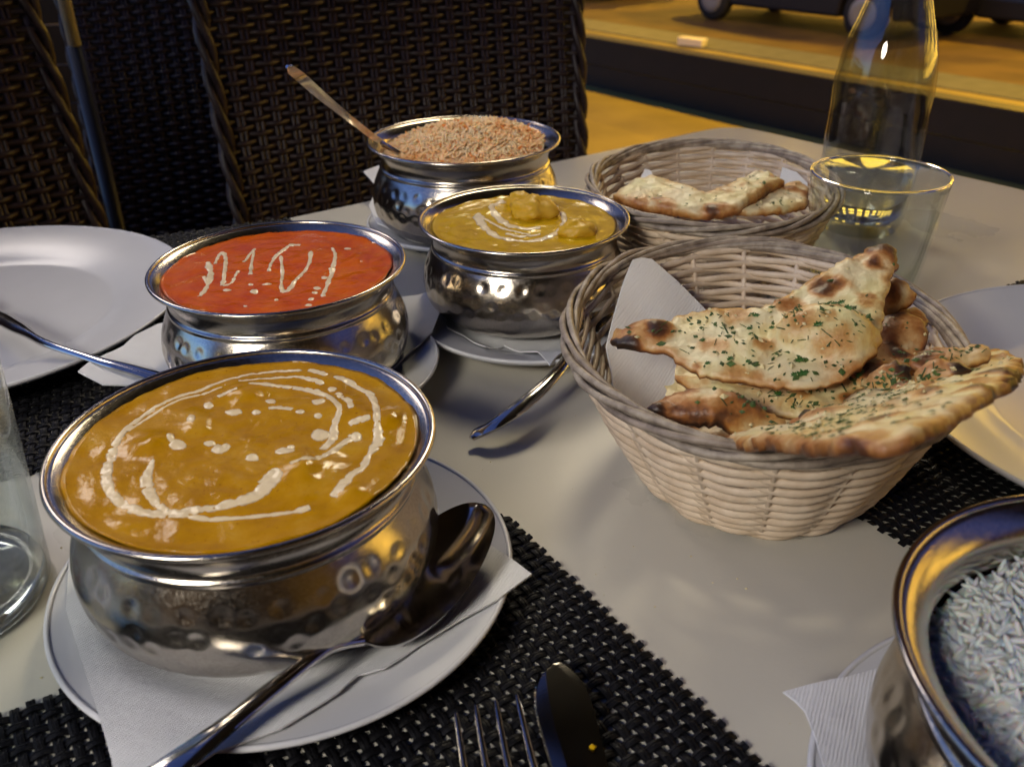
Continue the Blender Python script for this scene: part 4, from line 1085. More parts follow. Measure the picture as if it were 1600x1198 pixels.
# =================================================================== NAAN
def naan(outline, plane, th, bubbles=(), chars=(), step=0.0021, label=None, seed=0, herbs=0, noise_a=0.0021, edge_toast=0.35, base_t=0.12, herb_spots=None, curl=0.0, group='pieces of garlic naan', jit=0.0009, smax=None):
    A, B, C_ = [at(*p) for p in plane]
    n = (B - A).cross(C_ - A).normalized()
    if n.z < 0: n = -n
    O = (A + B + C_) / 3
    ux = (Vector((1, 0, 0)) - n * n.x).normalized(); uy = n.cross(ux).normalized()
    def on(px, py):
        d = CX * (px - 800) + CY * (py - 599) + _fwd * FPX
        t = (O - EYE).dot(n) / d.dot(n); p = EYE + d * t - O
        return (p.dot(ux), p.dot(uy))
    P = [on(*p) for p in outline]
    ar = sum(P[i][0] * P[(i + 1) % len(P)][1] - P[(i + 1) % len(P)][0] * P[i][1] for i in range(len(P)))
    if ar < 0: P = P[::-1]
    vo, F, BP = triangulate(P, step, jit=jit, seed=seed)
    X = np.array([v.to_tuple() for v in vo]); d = edge_dist(X, BP)
    bub = [(*on(b[0], b[1]), b[2], b[3], b[4] if len(b) > 4 else b[2]) for b in bubbles]
    ch = [(*on(c[0], c[1]), c[2], c[3]) for c in chars]
    top = []; bot = []; toast = []; hs = []
    for v, dd in zip(vo, d):
        x, y = v.x, v.y
        k = min(1.0, dd / (th * 0.7)); rnd_ = math.sqrt(max(0, 1 - (1 - k) ** 2))
        s = Vector((x * 1.0 + seed, y * 1.0, seed * 0.7))
        h = noise_a * noise.noise(s * 28) + noise_a * 0.55 * noise.noise(s * 75) + noise_a * 0.28 * noise.noise(s * 210)
        rg_ = 1 - abs(noise.noise(s * 34 + Vector((4, 0, 9)))) * 5
        if rg_ > 0: h += 0.0011 * rg_
        h += 0.0016 * max(0, noise.noise(s * 110 + Vector((0, 4, 1)))) 
        bt = 0
        for (bx, by_, br, bh, br2) in bub:
            q_ = ((x - bx) / br) ** 2 + ((y - by_) / br2) ** 2
            q_ *= 1 + 0.35 * noise.noise(s * 60)
            if q_ < 1: 
                g = (1 - q_) ** 0.55; h += bh * g; bt = max(bt, g ** 1.2 * 0.75 * (0.55 + 0.9 * noise.noise(s * 42 + Vector((5, 0, 0)))))
        cc = 0
        for (cx_, cy_, crd, amt) in ch:
            q_ = math.hypot(x - cx_, y - cy_) / crd * (1 + 0.45 * noise.noise(s * 90 + Vector((0, 9, 0))))
            cc = max(cc, amt * max(0, 1 - q_ * q_) ** 0.7)
        et = edge_toast * max(0, 1 - dd / 0.006) * (0.7 + 0.8 * noise.noise(s * 60))
        tt = base_t + 0.26 * noise.noise(s * 45) + 0.16 * noise.noise(s * 20 + Vector((3, 3, 3))) + 0.16 * noise.noise(s * 130) + bt + et
        bl = noise.noise(s * 62 + Vector((1, 8, 2)))
        if bl > 0.34: tt += (bl - 0.34) * 2.8; h += (bl - 0.34) * 0.006
        tt = max(tt, cc) if cc > 0.05 else tt
        z_t = h + th * 0.5 * (0.5 + 0.5 * rnd_); z_b = h * 0.85 - th * 0.5 * (0.5 + 0.5 * rnd_)
        for (bx, by_, br, bh, br2) in bub:
            pass
        z_c = curl * (x * x)
        top.append(O + ux * x + uy * y + n * (z_t + z_c)); bot.append(O + ux * x + uy * y + n * (min(z_b, 0.6 * h - th * 0.3) + z_c))
        toast.append(max(0, min(1, tt))); hs.append((x, y, z_t + z_c))
    nf = len(F)
    V, FF = solid(vo, F, top, bot)
    c = O.copy()
    me = mesh('naan', [v - c for v in V], FF)
    at_ = me.attributes.new('toast', 'FLOAT', 'POINT')
    at_.data.foreach_set('value', toast + [min(1, 0.42 + 0.55 * t) for t in toast])
    r0 = empty('naan_bread', c, label, 'naan', group)
    put('bread', me, M['naan'], r0)
    if herbs:
        rg = random.Random(seed + 5)
        q1 = MB(); q2 = MB(); big = 0; ng = 0; tries = 0
        cand = [i for i in range(len(vo)) if d[i] > 0.002]
        while ng < herbs and tries < herbs * 20 and cand:
            tries += 1
            i = rg.choice(cand); p0 = top[i]
            if herb_spots:
                w_ = max(math.exp(-((hs[i][0] - hx) ** 2 + (hs[i][1] - hy) ** 2) / (hr * hr)) for (hx, hy, hr) in [(*on(a, b), r) for a, b, r in herb_spots])
                if rg.random() > w_ + 0.06: continue
            ng += 1
            p = p0 - c + ux * rg.uniform(-.001, .001) + uy * rg.uniform(-.001, .001) + n * 0.0004
            a = rg.uniform(0, 2 * PI); dx = (ux * math.cos(a) + uy * math.sin(a)); dy = n.cross(dx)
            kind = rg.random(); L = rg.uniform(0.0006, 0.0016) if rg.random() < 0.85 else rg.uniform(.0016, .0026)
            tilt_ = n * rg.uniform(0.1, 0.7)
            if kind < 0.62:
                W_ = L * rg.uniform(.3, .8)
                q1.add([p - dx * L, p + dy * W_ + tilt_ * L * .3, p + dx * L + tilt_ * L * .5, p - dy * W_, p + n * 0.0005], [(0, 1, 4), (1, 2, 4), (2, 3, 4), (3, 0, 4), (0, 3, 2, 1)])
            elif kind < 0.80:
                L *= 1.6; W_ = L * .1
                q1.add([p - dx * L - dy * W_, p - dx * L + dy * W_, p + dx * L + dy * W_ + n * L * .2, p + dx * L - dy * W_ + n * L * .2, p + n * 0.0006], [(0, 1, 2, 3)[::-1], (0, 1, 4), (1, 2, 4), (2, 3, 4), (3, 0, 4)])
            else:
                L *= 0.9
                q2.add([p - dx * L, p + dy * L * .7, p + dx * L * 1.1, p - dy * L * .6, p + n * L * .8], [(0, 1, 4), (1, 2, 4), (2, 3, 4), (3, 0, 4), (0, 3, 2, 1)])
        if q1.v: o = q1.put('herb_flakes', M['herb_dark'], r0, smooth=False); o['kind'] = 'stuff'
        if q2.v: o = q2.put('garlic_crumbs', M['garlic'], r0, smooth=False); o['kind'] = 'stuff'
    return dict(root=r0, on=on, ux=ux, uy=uy, n=n, O=O, top=top, hs=hs)

def leaf(N_, px, py, size, ang):
    x, y = N_['on'](px, py)
    i = min(range(len(N_['hs'])), key=lambda k: (N_['hs'][k][0] - x) ** 2 + (N_['hs'][k][1] - y) ** 2)
    z = N_['hs'][i][2] + 0.0008
    ux, uy, n = N_['ux'], N_['uy'], N_['n']
    P = [(-1, 0, 0), (-.55, .1, .1), (-.5, .62, .35), (-.15, .35, .2), (.05, .85, .5), (.3, .35, .2), (.75, .5, .3), (.6, .1, .1), (1.05, -.1, .5), (.5, -.3, .1), (.4, -.8, .4), (.0, -.4, .15), (-.4, -.62, .4), (-.5, -.12, .1)]
    r = rnd.uniform(.85, 1.15); V = [Vector((0, 0, 0))]; ca, sa = math.cos(ang), math.sin(ang)
    for (a, b, c) in P:
        a2, b2 = a * size * r, b * size * .8
        V.append(ux * (a2 * ca - b2 * sa) + uy * (a2 * sa + b2 * ca) + n * (c * size * .5))
    m = len(P); F = [(0, 1 + k, 1 + (k + 1) % m) for k in range(m)]
    V = V + [v - n * 0.0003 for v in V]; F = F + [tuple(i_ + m + 1 for i_ in f[::-1]) for f in F]
    o = put('coriander_leaf', mesh('coriander_leaf', V, F, False), M['herb'], N_['root'])
    o.location = ux * x + uy * y + n * z

# front basket ---------------------------------------------------
naan([(985, 600), (1060, 560), (1200, 540), (1380, 520), (1470, 560), (1490, 600), (1440, 650), (1350, 690), (1200, 700), (1080, 690), (1010, 650)],
     [(1000, 620, 0.045), (1480, 570, 0.052), (1230, 700, 0.045)], 0.006, label='naan at the bottom of the front basket, mostly hidden by the others', seed=21, base_t=0.3)
nE = naan([(1345, 590), (1352, 540), (1372, 508), (1400, 492), (1430, 484), (1447, 500), (1450, 530), (1440, 560), (1475, 556), (1500, 565), (1480, 590), (1420, 612), (1370, 615)],
     [(1345, 590, 0.066), (1440, 486, 0.082), (1480, 590, 0.068)], 0.005, bubbles=[(1405, 520, .012, .004)], chars=[(1420, 500, .009, .6), (1385, 520, .008, .75)], label='brown naan piece tucked behind the top piece on the right of the front basket', seed=22, herbs=30, base_t=0.4)
nD = naan([(1368, 505), (1378, 470), (1385, 445), (1400, 432), (1416, 445), (1430, 458), (1426, 472), (1400, 488)],
     [(1372, 500, 0.078), (1402, 434, 0.098), (1428, 465, 0.088)], 0.005, chars=[(1388, 455, .008, .8), (1425, 462, .003, .8)], label='small pale torn naan corner leaning on the back rim of the front basket', seed=23, base_t=0.1)
nB2 = naan([(1057, 590), (1090, 592), (1140, 600), (1200, 604), (1270, 600), (1330, 578), (1365, 562), (1400, 580), (1440, 585), (1425, 605), (1370, 615), (1320, 638), (1280, 652), (1235, 652), (1190, 640), (1130, 628), (1085, 615)],
     [(1060, 596, 0.066), (1430, 590, 0.078), (1250, 650, 0.066)], 0.0048, bubbles=[(1360, 590, .010, .004)], chars=[(1372, 592, .006, .5), (1252, 618, .006, .45), (1100, 603, .004, .4)], label='middle naan strip showing below the top piece in the front basket', seed=24, herbs=80, edge_toast=.3, herb_spots=[(1260, 630, .03), (1330, 620, .02)])
nC = naan([(1002, 656), (1018, 640), (1045, 626), (1080, 615), (1115, 618), (1150, 628), (1190, 645), (1225, 660), (1228, 676), (1205, 686), (1150, 680), (1100, 668), (1050, 664)],
     [(1005, 656, 0.070), (1110, 625, 0.074), (1215, 680, 0.068)], 0.006, bubbles=[(1100, 645, .026, .006, .012)], chars=[(1040, 635, .010, .6), (1068, 622, .008, .7), (1150, 640, .012, .55), (1200, 655, .006, .5), (1030, 660, .004, .9)], label='puffed brown naan pocket at the lower left of the front basket', seed=25, herbs=22, noise_a=.002, herb_spots=[(1190, 668, .014)])
nB1 = naan([(1596, 572), (1592, 562), (1570, 556), (1530, 566), (1480, 580), (1440, 588), (1410, 602), (1380, 612), (1345, 628), (1300, 645), (1262, 655), (1232, 672), (1180, 684), (1125, 690), (1150, 697), (1220, 703), (1300, 708), (1370, 705), (1420, 694), (1470, 668), (1520, 640), (1560, 615), (1592, 592)],
     [(1594, 575, 0.100), (1140, 692, 0.0715), (1350, 632, 0.078)], 0.0055, bubbles=[(1450, 592, .016, .006, .012), (1290, 660, .010, .003)], chars=[(1290, 652, .007, .6), (1480, 592, .016, .45), (1580, 585, .008, .75), (1530, 610, .008, .6), (1330, 700, .008, .6), (1370, 700, .007, .55), (1250, 688, .006, .35), (1440, 630, .01, .45)],
     label='long thick naan piece sticking out over the right side of the front basket', seed=26, herbs=380, edge_toast=.55, herb_spots=[(1330, 660, .022), (1400, 625, .02), (1290, 690, .02), (1450, 590, .014)])
nF = naan([(1420, 585), (1432, 562), (1460, 548), (1500, 548), (1535, 545), (1550, 552), (1545, 566), (1500, 578), (1450, 592)],
     [(1425, 583, 0.083), (1470, 550, 0.090), (1545, 556, 0.094)], 0.005, bubbles=[(1460, 570, .012, .003, .009)], chars=[(1485, 560, .006, .4), (1530, 548, .005, .5)], label='pale curled naan flap just above the long piece on the right', seed=27, herbs=30)
nA = naan([(954, 533), (958, 521), (980, 511), (1010, 508), (1035, 506), (1060, 496), (1082, 490), (1110, 488), (1140, 484), (1180, 484), (1205, 478), (1230, 462), (1262, 440), (1300, 420), (1335, 404), (1352, 394), (1375, 390), (1392, 392), (1401, 402), (1400, 420), (1392, 440), (1384, 470), (1378, 500), (1374, 530), (1368, 556), (1352, 575), (1330, 586), (1305, 596), (1275, 606), (1240, 610), (1205, 604), (1170, 602), (1130, 596), (1095, 588), (1072, 578), (1058, 566), (1045, 557), (1018, 554), (992, 551), (966, 546)],
     [(955, 532, 0.083), (1390, 394, 0.112), (1250, 608, 0.080)], 0.0042,
     bubbles=[(1285, 530, .0215, .0145, .0155), (1012, 526, .013, .0035, .009), (1180, 553, .008, .0025), (1375, 402, .008, .003)],
     chars=[(1030, 527, .0085, .95), (985, 524, .010, .6), (1000, 535, .014, .5), (1150, 494, .012, .45), (1105, 545, .006, .5), (1125, 550, .007, .5), (1285, 455, .0085, .9), (1305, 448, .007, .8), (1232, 478, .008, .6), (1350, 478, .005, .5), (1358, 470, .004, .55), (1380, 396, .008, .85), (1395, 412, .004, .8), (1300, 498, .008, .7), (1262, 500, .008, .62), (1340, 505, .006, .8), (1245, 530, .010, .5), (1195, 548, .006, .6), (1150, 590, .008, .5), (1180, 595, .006, .45), (1088, 580, .004, .6), (1290, 532, .005, .4), (1225, 520, .004, .5)],
     step=0.0021, label='large top naan with a browned bubble and green herbs, in the front basket', seed=28, herbs=230, herb_spots=[(1330, 560, .018), (1290, 580, .018), (1220, 560, .03), (1340, 520, .01), (1150, 520, .03)], edge_toast=.42, base_t=.08)
for i, (px, py, s, a) in enumerate([(1272, 545, .0027, .3), (1318, 520, .0026, -1.2), (1308, 510, .0021, .5), (1248, 570, .0030, .35), (1252, 590, .0034, .2), (1180, 502, .0022, 0), (1170, 521, .0018, .1), (1205, 518, .0018, .1), (1140, 572, .0019, .6), (1105, 578, .0018, .3), (1168, 575, .0016, .4), (1290, 482, .0018, .3), (1302, 480, .0018, .1), (1240, 592, .0022, .4)]):
    leaf(nA, px, py, s, a)
for i, (px, py, s, a) in enumerate([(1400, 622, .0034, .2), (1412, 618, .0030, 1.1), (1390, 628, .0028, 2), (1425, 630, .0026, .4), (1320, 678, .0028, -.9), (1322, 668, .0022, .4), (1298, 655, .0030, .2), (1210, 695, .0026, .6), (1275, 698, .0022, .2), (1405, 640, .0024, .1)]):
    leaf(nB1, px, py, s, a)
for (px, py, s, a) in [(1215, 622, .0026, .1), (1340, 600, .002, .5)]: leaf(nB2, px, py, s, a)

def flat_sheet(outline, plane, mt, label, th=0.0009, step=0.005, seed=0, wave=0.002, cat='napkin', name='napkin', group='white paper napkins'):
    A, B, C_ = [at(*p) for p in plane]; n = (B - A).cross(C_ - A).normalized()
    if n.dot(EYE - A) < 0: n = -n
    O = (A + B + C_) / 3; ux = (Vector((1, 0, 0)) - n * n.x).normalized(); uy = n.cross(ux)
    def on(px, py):
        d = CX * (px - 800) + CY * (py - 599) + _fwd * FPX
        p = EYE + d * ((O - EYE).dot(n) / d.dot(n)) - O; return (p.dot(ux), p.dot(uy))
    P = [on(*p) for p in outline]
    ar = sum(P[i][0] * P[(i + 1) % len(P)][1] - P[(i + 1) % len(P)][0] * P[i][1] for i in range(len(P)))
    if ar < 0: P = P[::-1]
    vo, F, BP = triangulate(P, step)
    top = [ux * v.x + uy * v.y + n * (wave * noise.noise(Vector((v.x * 25, v.y * 25, seed)))) for v in vo]
    bot = [p - n * th for p in top]
    V, FF = solid(vo, F, top, bot)
    o = put(name, mesh(name, V, FF), mt, None, loc=O); es = o.modifiers.new('s', 'EDGE_SPLIT'); es.split_angle = 1.0
    return tag(o, label, cat, group)
flat_sheet([(990, 404), (1002, 402), (1018, 405), (1060, 440), (1108, 488), (1120, 520), (1090, 600), (1010, 655), (1000, 658), (960, 642), (955, 580), (948, 540), (960, 490), (975, 440)],
           [(1003, 404, 0.080), (956, 620, 0.058), (1110, 520, 0.050)], M['napkin'], 'white paper napkin standing against the left wall of the front basket, under the naan', seed=3)
naan([(1225, 668), (1245, 650), (1275, 640), (1310, 648), (1330, 662), (1318, 676), (1280, 684), (1240, 682)],
     [(1228, 676, 0.0745), (1290, 642, 0.083), (1325, 672, 0.0775)], 0.0045, bubbles=[(1280, 660, .010, .005, .007)], chars=[(1275, 648, .006, .65), (1240, 672, .004, .5)], label='small browned naan bubble in the middle front of the front basket', seed=41, herbs=18, base_t=.22)
naan([(1345, 598), (1372, 570), (1400, 562), (1425, 572), (1422, 600), (1395, 618), (1362, 622)],
     [(1348, 600, 0.079), (1400, 564, 0.092), (1415, 606, 0.082)], 0.0045, bubbles=[(1385, 592, .009, .004, .008)], chars=[(1370, 590, .006, .5)], label='small torn naan scrap with herbs right of the large top naan', seed=42, herbs=45, base_t=.08)
naan([(1428, 600), (1436, 572), (1462, 560), (1500, 566), (1520, 580), (1490, 596), (1455, 608)],
     [(1430, 600, 0.0865), (1470, 562, 0.0985), (1515, 582, 0.0965)], 0.0042, bubbles=[(1465, 582, .011, .005, .007)], chars=[(1446, 585, .005, .45), (1490, 575, .006, .4)], label='curled pale naan bubble above the long piece, near the right rim', seed=43, herbs=25, base_t=.05)
# back basket ----------------------------------------------------
flat_sheet([(1008, 262), (1016, 264), (1030, 286), (1040, 310), (985, 310), (996, 286)], [(1012, 264, 0.068), (990, 305, 0.056), (1035, 305, 0.056)], M['napkin'], 'white napkin tip poking up behind the naan in the back basket', seed=6)
flat_sheet([(1222, 262), (1245, 268), (1262, 285), (1262, 300), (1215, 296)], [(1225, 264, 0.07), (1262, 298, 0.062), (1215, 294, 0.062)], M['napkin'], 'crumpled white napkin at the right side of the back basket', seed=7)
naan([(958, 312), (975, 298), (990, 290), (1018, 284), (1045, 288), (1078, 299), (1104, 309), (1130, 300), (1150, 288), (1168, 280), (1180, 273), (1200, 276), (1226, 288), (1204, 300), (1176, 316), (1152, 330), (1118, 336), (1076, 336), (1032, 330), (988, 325)],
     [(975, 312, 0.060), (1190, 282, 0.072), (1118, 334, 0.062)], 0.010, chars=[(1112, 332, .008, .85), (1128, 330, .008, .6), (998, 328, .012, .55), (1040, 330, .012, .55), (1210, 284, .006, .6), (1180, 276, .006, .45), (1102, 303, .005, .35)], label='folded pale naan in the back basket', seed=31, herbs=30, base_t=.1, group='pieces of plain naan')
naan([(1150, 336), (1176, 318), (1204, 302), (1228, 290), (1250, 288), (1262, 300), (1262, 325), (1220, 334)],
     [(1160, 334, 0.060), (1250, 292, 0.068), (1258, 322, 0.062)], 0.007, chars=[(1240, 295, .006, .5), (1205, 304, .005, .6)], label='second pale naan in the back basket, right of the folded one', seed=32, herbs=20, base_t=.1, group='pieces of plain naan')

# =================================================================== GLASSES
def tumbler(x, y, label, Rb=0.041, Rt=0.0525, H_=0.094, z=0.0005, grp='clear glass tumblers', gm='glass'):
    e = empty('tumbler', Vector((x, y, z)), label, 'glass', grp)
    t = 0.0017
    prof = [(0, 0.0012), (Rb * 0.82, 0.0012), (Rb * 0.90, 0.0), (Rb * 0.97, 0.001), (Rb, 0.004), (Rb + (Rt - Rb) * 0.35, H_ * 0.35), (Rb + (Rt - Rb) * 0.7, H_ * 0.7), (Rt, H_ - 0.001), (Rt - 0.0004, H_ + 0.0003), (Rt - t * 0.6, H_ + 0.0005), (Rt - t, H_ - 0.001),
            (Rb + (Rt - Rb) * 0.7 - t, H_ * 0.7), (Rb + (Rt - Rb) * 0.35 - t, H_ * 0.35), (Rb - t * 1.1, 0.010), (Rb * 0.86, 0.0068), (0, 0.0058)]
    V, F = lathe(prof, 96)
    put('glass_body', mesh('glass_body', V, F), M[gm], e)
    V, F = tube([((Rt - 0.0008) * math.cos(a), (Rt - 0.0008) * math.sin(a), H_ + 0.0008) for a in [2 * PI * i / 128 for i in range(128)]], 0.0010, 10, True)
    put('rim', mesh('rim', V, F), M['thick_glass'], e)
    V, F = lathe([(0, 0.0016), (Rb * 0.78, 0.0016), (Rb * 0.88, 0.0004), (Rb * 0.955, 0.0012), (Rb * 0.965, 0.005), (Rb * 0.93, 0.0095), (Rb * 0.80, 0.0072), (0, 0.0055)], 96)
    put('base', mesh('base', V, F), M['thick_glass'], e)
    return e
tR = at(1338, 468, 0)
tumbler(tR.x, tR.y, 'empty clear glass tumbler standing behind the front bread basket, before the bottle', Rb=0.036, Rt=0.0458, H_=0.0925)
tumbler(-0.2491, 0.2964, 'clear glass tumbler cut off at the left edge beside the golden curry', Rb=0.0440, Rt=0.0500, H_=0.11, gm='hazy_glass')
tumbler(-0.238, 0.192, 'clear glass tumbler just peeking in at the lower left corner', Rb=0.038, Rt=0.044, H_=0.09)
# folded reddish scrap seen through the left tumbler
V, F = lathe([(math.sin(PI * i / 10), -math.cos(PI * i / 10)) for i in range(11)], 18)
V = [Vector((v[0] * 0.012, v[1] * 0.009, v[2] * 0.004)) * (1 + 0.6 * noise.noise(Vector(v) * 2.2)) for v in V]
c_ = Vector((-0.2365, 0.2885, 0.0105))
o = put('fruit_pulp', mesh('fruit_pulp', V, F), mat('reddish fruit pulp', (0.32, 0.09, 0.06), 0.4, noise_amt=0.5, noise_scale=200, bump=0.4), None, loc=c_)
tag(o, 'small lump of reddish pulp lying in the left tumbler', 'fruit pulp')

bt = at(1340, 355, 0)
be = empty('glass_bottle', Vector((bt.x, bt.y, 0.0005)), 'clear glass water bottle with a narrow neck standing at the back right', 'bottle')
outp = [(0, 0.003), (0.026, 0.003), (0.031, 0.0), (0.034, 0.003), (0.0365, 0.015), (0.0385, 0.035), (0.0398, 0.06), (0.0395, 0.085), (0.0392, 0.105), (0.0398, 0.118), (0.0388, 0.132), (0.0365, 0.147), (0.033, 0.160), (0.0285, 0.173), (0.0242, 0.187), (0.020, 0.203), (0.0168, 0.222), (0.0152, 0.245), (0.0148, 0.262), (0.0165, 0.266), (0.0165, 0.276), (0.0150, 0.279)]
inp = [(0.0130, 0.278), (0.0125, 0.262), (0.0130, 0.245), (0.0147, 0.222), (0.018, 0.203), (0.0222, 0.187), (0.0263, 0.173), (0.0308, 0.160), (0.0342, 0.147), (0.0366, 0.132), (0.0376, 0.118), (0.037, 0.105), (0.0373, 0.085), (0.0376, 0.06), (0.0363, 0.035), (0.0343, 0.017), (0.029, 0.0095), (0, 0.008)]
bgm = M['glass'].copy(); bgm.name = 'bottle glass'
for nd in bgm.node_tree.nodes:
    if nd.type == 'BSDF_TRANSPARENT': nd.inputs[0].default_value = (0.84, 0.855, 0.86, 1)
V, F = lathe(outp + inp, 96); put('glass_body', mesh('glass_body', V, F), bgm, be)
wp = [(0, 0.0083), (0.0287, 0.0098), (0.0340, 0.0173), (0.0360, 0.035), (0.0370, 0.052), (0, 0.052)]
V, F = lathe(wp, 96)
o = put('bottled_water', mesh('bottled_water', V, F), M['water'], None, loc=be.location)
tag(o, 'still water standing in the bottom third of the glass bottle', 'water')

# =================================================================== WICKER CHAIRS
def weft_mesh(ncol, pitch, parity, h, curve):
    """one flat rattan strip woven over pairs of canes"""
    V = []; F = []; K = 6
    n = ncol * K
    prof = [(-1, -0.0008), (-0.6, 0.0006), (0, 0.0011), (0.6, 0.0006), (1, -0.0008)]
    for i in range(n + 1):
        x = (i / K - ncol / 2) * pitch
        y = -0.0042 * math.cos(PI * i / K + PI * parity) + curve * x * x
        for (b, d) in prof: V.append((x, y - d, b * h / 2))
        for (b, d) in ((1, -0.0022), (-1, -0.0022)): V.append((x, y + 0.0022, b * h / 2))
    m = 7
    for i in range(n):
        for k in range(m):
            l = (k + 1) % m; F.append((i * m + k, i * m + l, (i + 1) * m + l, (i + 1) * m + k))
    return mesh('weft_strip', V, F)
CP = 0.0235; NCOL = 22; RH = 0.0088; CURV = -0.35
wefts = [weft_mesh(NCOL, CP, k, 0.0068, CURV) for k in (0, 1)]
for m_ in wefts: m_.materials.append(M['rattan'])
def side_weft(parity):
    V, F = [], []
    n = 16 * 5
    for i in range(n + 1):
        y = (i / 5) * CP; x = 0.0042 * math.cos(PI * i / 5 + PI * parity)
        for (b, d) in ((-1, 0), (0, 0.0012), (1, 0), (0, -0.0015)): V.append((x + d, -y, b * 0.0034))
    for i in range(n):
        for k in range(4):
            l = (k + 1) % 4; F.append((i * 4 + k, i * 4 + l, (i + 1) * 4 + l, (i + 1) * 4 + k))
    m = mesh('side_strip', V, F); m.materials.append(M['rattan']); return m
swefts = [side_weft(0), side_weft(1)]
HB0, HB1 = 0.36, 0.98; LEAN = 0.12
def rope(path, r, n_t=40, m=3):
    """edge braid made of twisted strands"""
    sp = spline(path, n_t * 4); V = []; F = []
    mb_ = MB()
    for s in range(m):
        pts = []
        for i, p in enumerate(sp):
            a = sp[max(0, i - 1)]; b = sp[min(len(sp) - 1, i + 1)]; t = (b - a).normalized()
            u = Vector((0, 1, 0)) if abs(t.y) < 0.9 else Vector((1, 0, 0)); s1 = t.cross(u).normalized(); s2 = s1.cross(t)
            an = 2 * PI * (i * 0.085 + s / m)
            pts.append(p + s1 * math.cos(an) * r * 0.62 + s2 * math.sin(an) * r * 0.62)
        mb_.tube(pts, r * 0.5, 6)
    return mb_
_arm = {}
def make_chair(loc, rz, label):
    e = empty('wicker_armchair', Vector(loc), label, 'armchair', 'dark wicker armchairs round the tables', rz=rz)
    Wd = NCOL * CP / 2
    rows = int((HB1 - HB0) / RH)
    for j in range(rows):
        z = HB0 + (j + .5) * RH; put('weft_strip', wefts[j % 2], None, e, loc=(0, 0.25 + LEAN * (z - HB0), z))
    if 'cane' not in _arm:
        V, F = tube([(0, 0, 0), (0, LEAN * (HB1 - HB0), HB1 - HB0)], 0.0026, 6); _arm['cane'] = mesh('cane', V, F); _arm['cane'].materials.append(M['rattan'])
        q_ = MB(); V = []; F = []
        for i in range(13):
            x = -Wd + 2 * Wd * i / 12
            for (z, yy) in ((HB0, 0.0), (HB1, LEAN * (HB1 - HB0))): V += [(x, 0.262 + yy + CURV * x * x, z), (x, 0.272 + yy + CURV * x * x, z)]
        for i in range(12):
            a = i * 4; F += [(a, a + 4, a + 6, a + 2), (a + 1, a + 3, a + 7, a + 5), (a + 2, a + 6, a + 7, a + 3), (a, a + 1, a + 5, a + 4)]
        F += [(0, 2, 3, 1), (48, 49, 51, 50)]
        _arm['liner'] = mesh('liner', V, F); _arm['liner'].materials.append(M['liner'])  # dark panel added so no lit floor shows through the weave
        y0 = 0.25 + CURV * Wd * Wd
        L = rope([(-Wd, y0 + .004, HB0 - .02), (-Wd, y0 + LEAN * .3, HB0 + .3), (-Wd, y0 + LEAN * (HB1 - HB0), HB1), (-Wd * .9, y0 + LEAN * .64 + .01, HB1 + .02), (0, 0.25 + LEAN * .64, HB1 + .03), (Wd * .9, y0 + LEAN * .64 + .01, HB1 + .02), (Wd, y0 + LEAN * (HB1 - HB0), HB1), (Wd, y0 + LEAN * .3, HB0 + .3), (Wd, y0 + .004, HB0 - .02)], 0.0105, 60)
        _arm['edge'] = mesh('edge_braid', L.v, L.f); _arm['edge'].materials.append(M['rattan'])
        q_ = MB(); q_.box(-Wd + .012, Wd - .012, -0.22, 0.24, HB0 - .03, HB0 + .03); _arm['seat'] = mesh('seat', q_.v, q_.f, False); _arm['seat'].materials.append(M['liner'])
        q_ = MB(); q_.tube([(0, 0, 0), (0, 0, HB0 - .032)], [0.014, 0.018], 8); _arm['leg'] = mesh('leg', q_.v, q_.f); _arm['leg'].materials.append(M['rattan'])
    for i in range(NCOL + 1):
        x = (i - NCOL / 2) * CP
        for dx in (-.003, .003): put('cane', _arm['cane'], None, e, loc=(x + dx - 0.5 * CP * 0, 0.25 + CURV * x * x, HB0))
    put('liner', _arm['liner'], None, e); put('edge_braid', _arm['edge'], None, e); put('seat', _arm['seat'], None, e)
    for sx in (-1, 1):
        for sy in (-.19, .21): put('leg', _arm['leg'], None, e, loc=(sx * (Wd - .03), sy, 0))
        for j in range(26):
            put('side_strip', swefts[j % 2], None, e, loc=(sx * (Wd + .008), 0.19, HB0 + .02 + j * .0088))
        q_ = rope([(sx * (Wd + .008), 0.20, HB0 + .255), (sx * (Wd + .008), 0.0, HB0 + .262), (sx * (Wd + .008), -0.185, HB0 + .25), (sx * (Wd + .008), -0.19, HB0 + .1), (sx * (Wd + .008), -0.19, HB0 - .02)], 0.010, 40)
        q_.put('arm_braid', M['rattan'], e)
    return e
E_FLOOR = -0.75
def chair_at(px_l, py_l, yl, ang, label, side=-1):
    """left end of the back panel stands under the given pixel at depth yl"""
    p = at_depth(px_l, py_l, yl); Wd = NCOL * CP / 2
    u = Vector((math.cos(ang), math.sin(ang), 0)); v = Vector((-math.sin(ang), math.cos(ang), 0))
    zb = p.z - E_FLOOR
    c = Vector((p.x, p.y, 0)) + u * (Wd * -side) - v * (0.25 + CURV * Wd * Wd + LEAN * max(0, zb - HB0))
    c.z = E_FLOOR
    return make_chair(c, ang, label)
chair_at(345, 180, 1.10, D2(30), 'widest dark brown wicker armchair, at the back of the table behind the orange rice')
chair_at(90, 160, 1.0, D2(62), 'dark wicker armchair at the far left edge, its braided edge catching light', side=1)
chair_at(122, 120, 1.62, D2(8), 'dark wicker armchair in shadow between the other two')

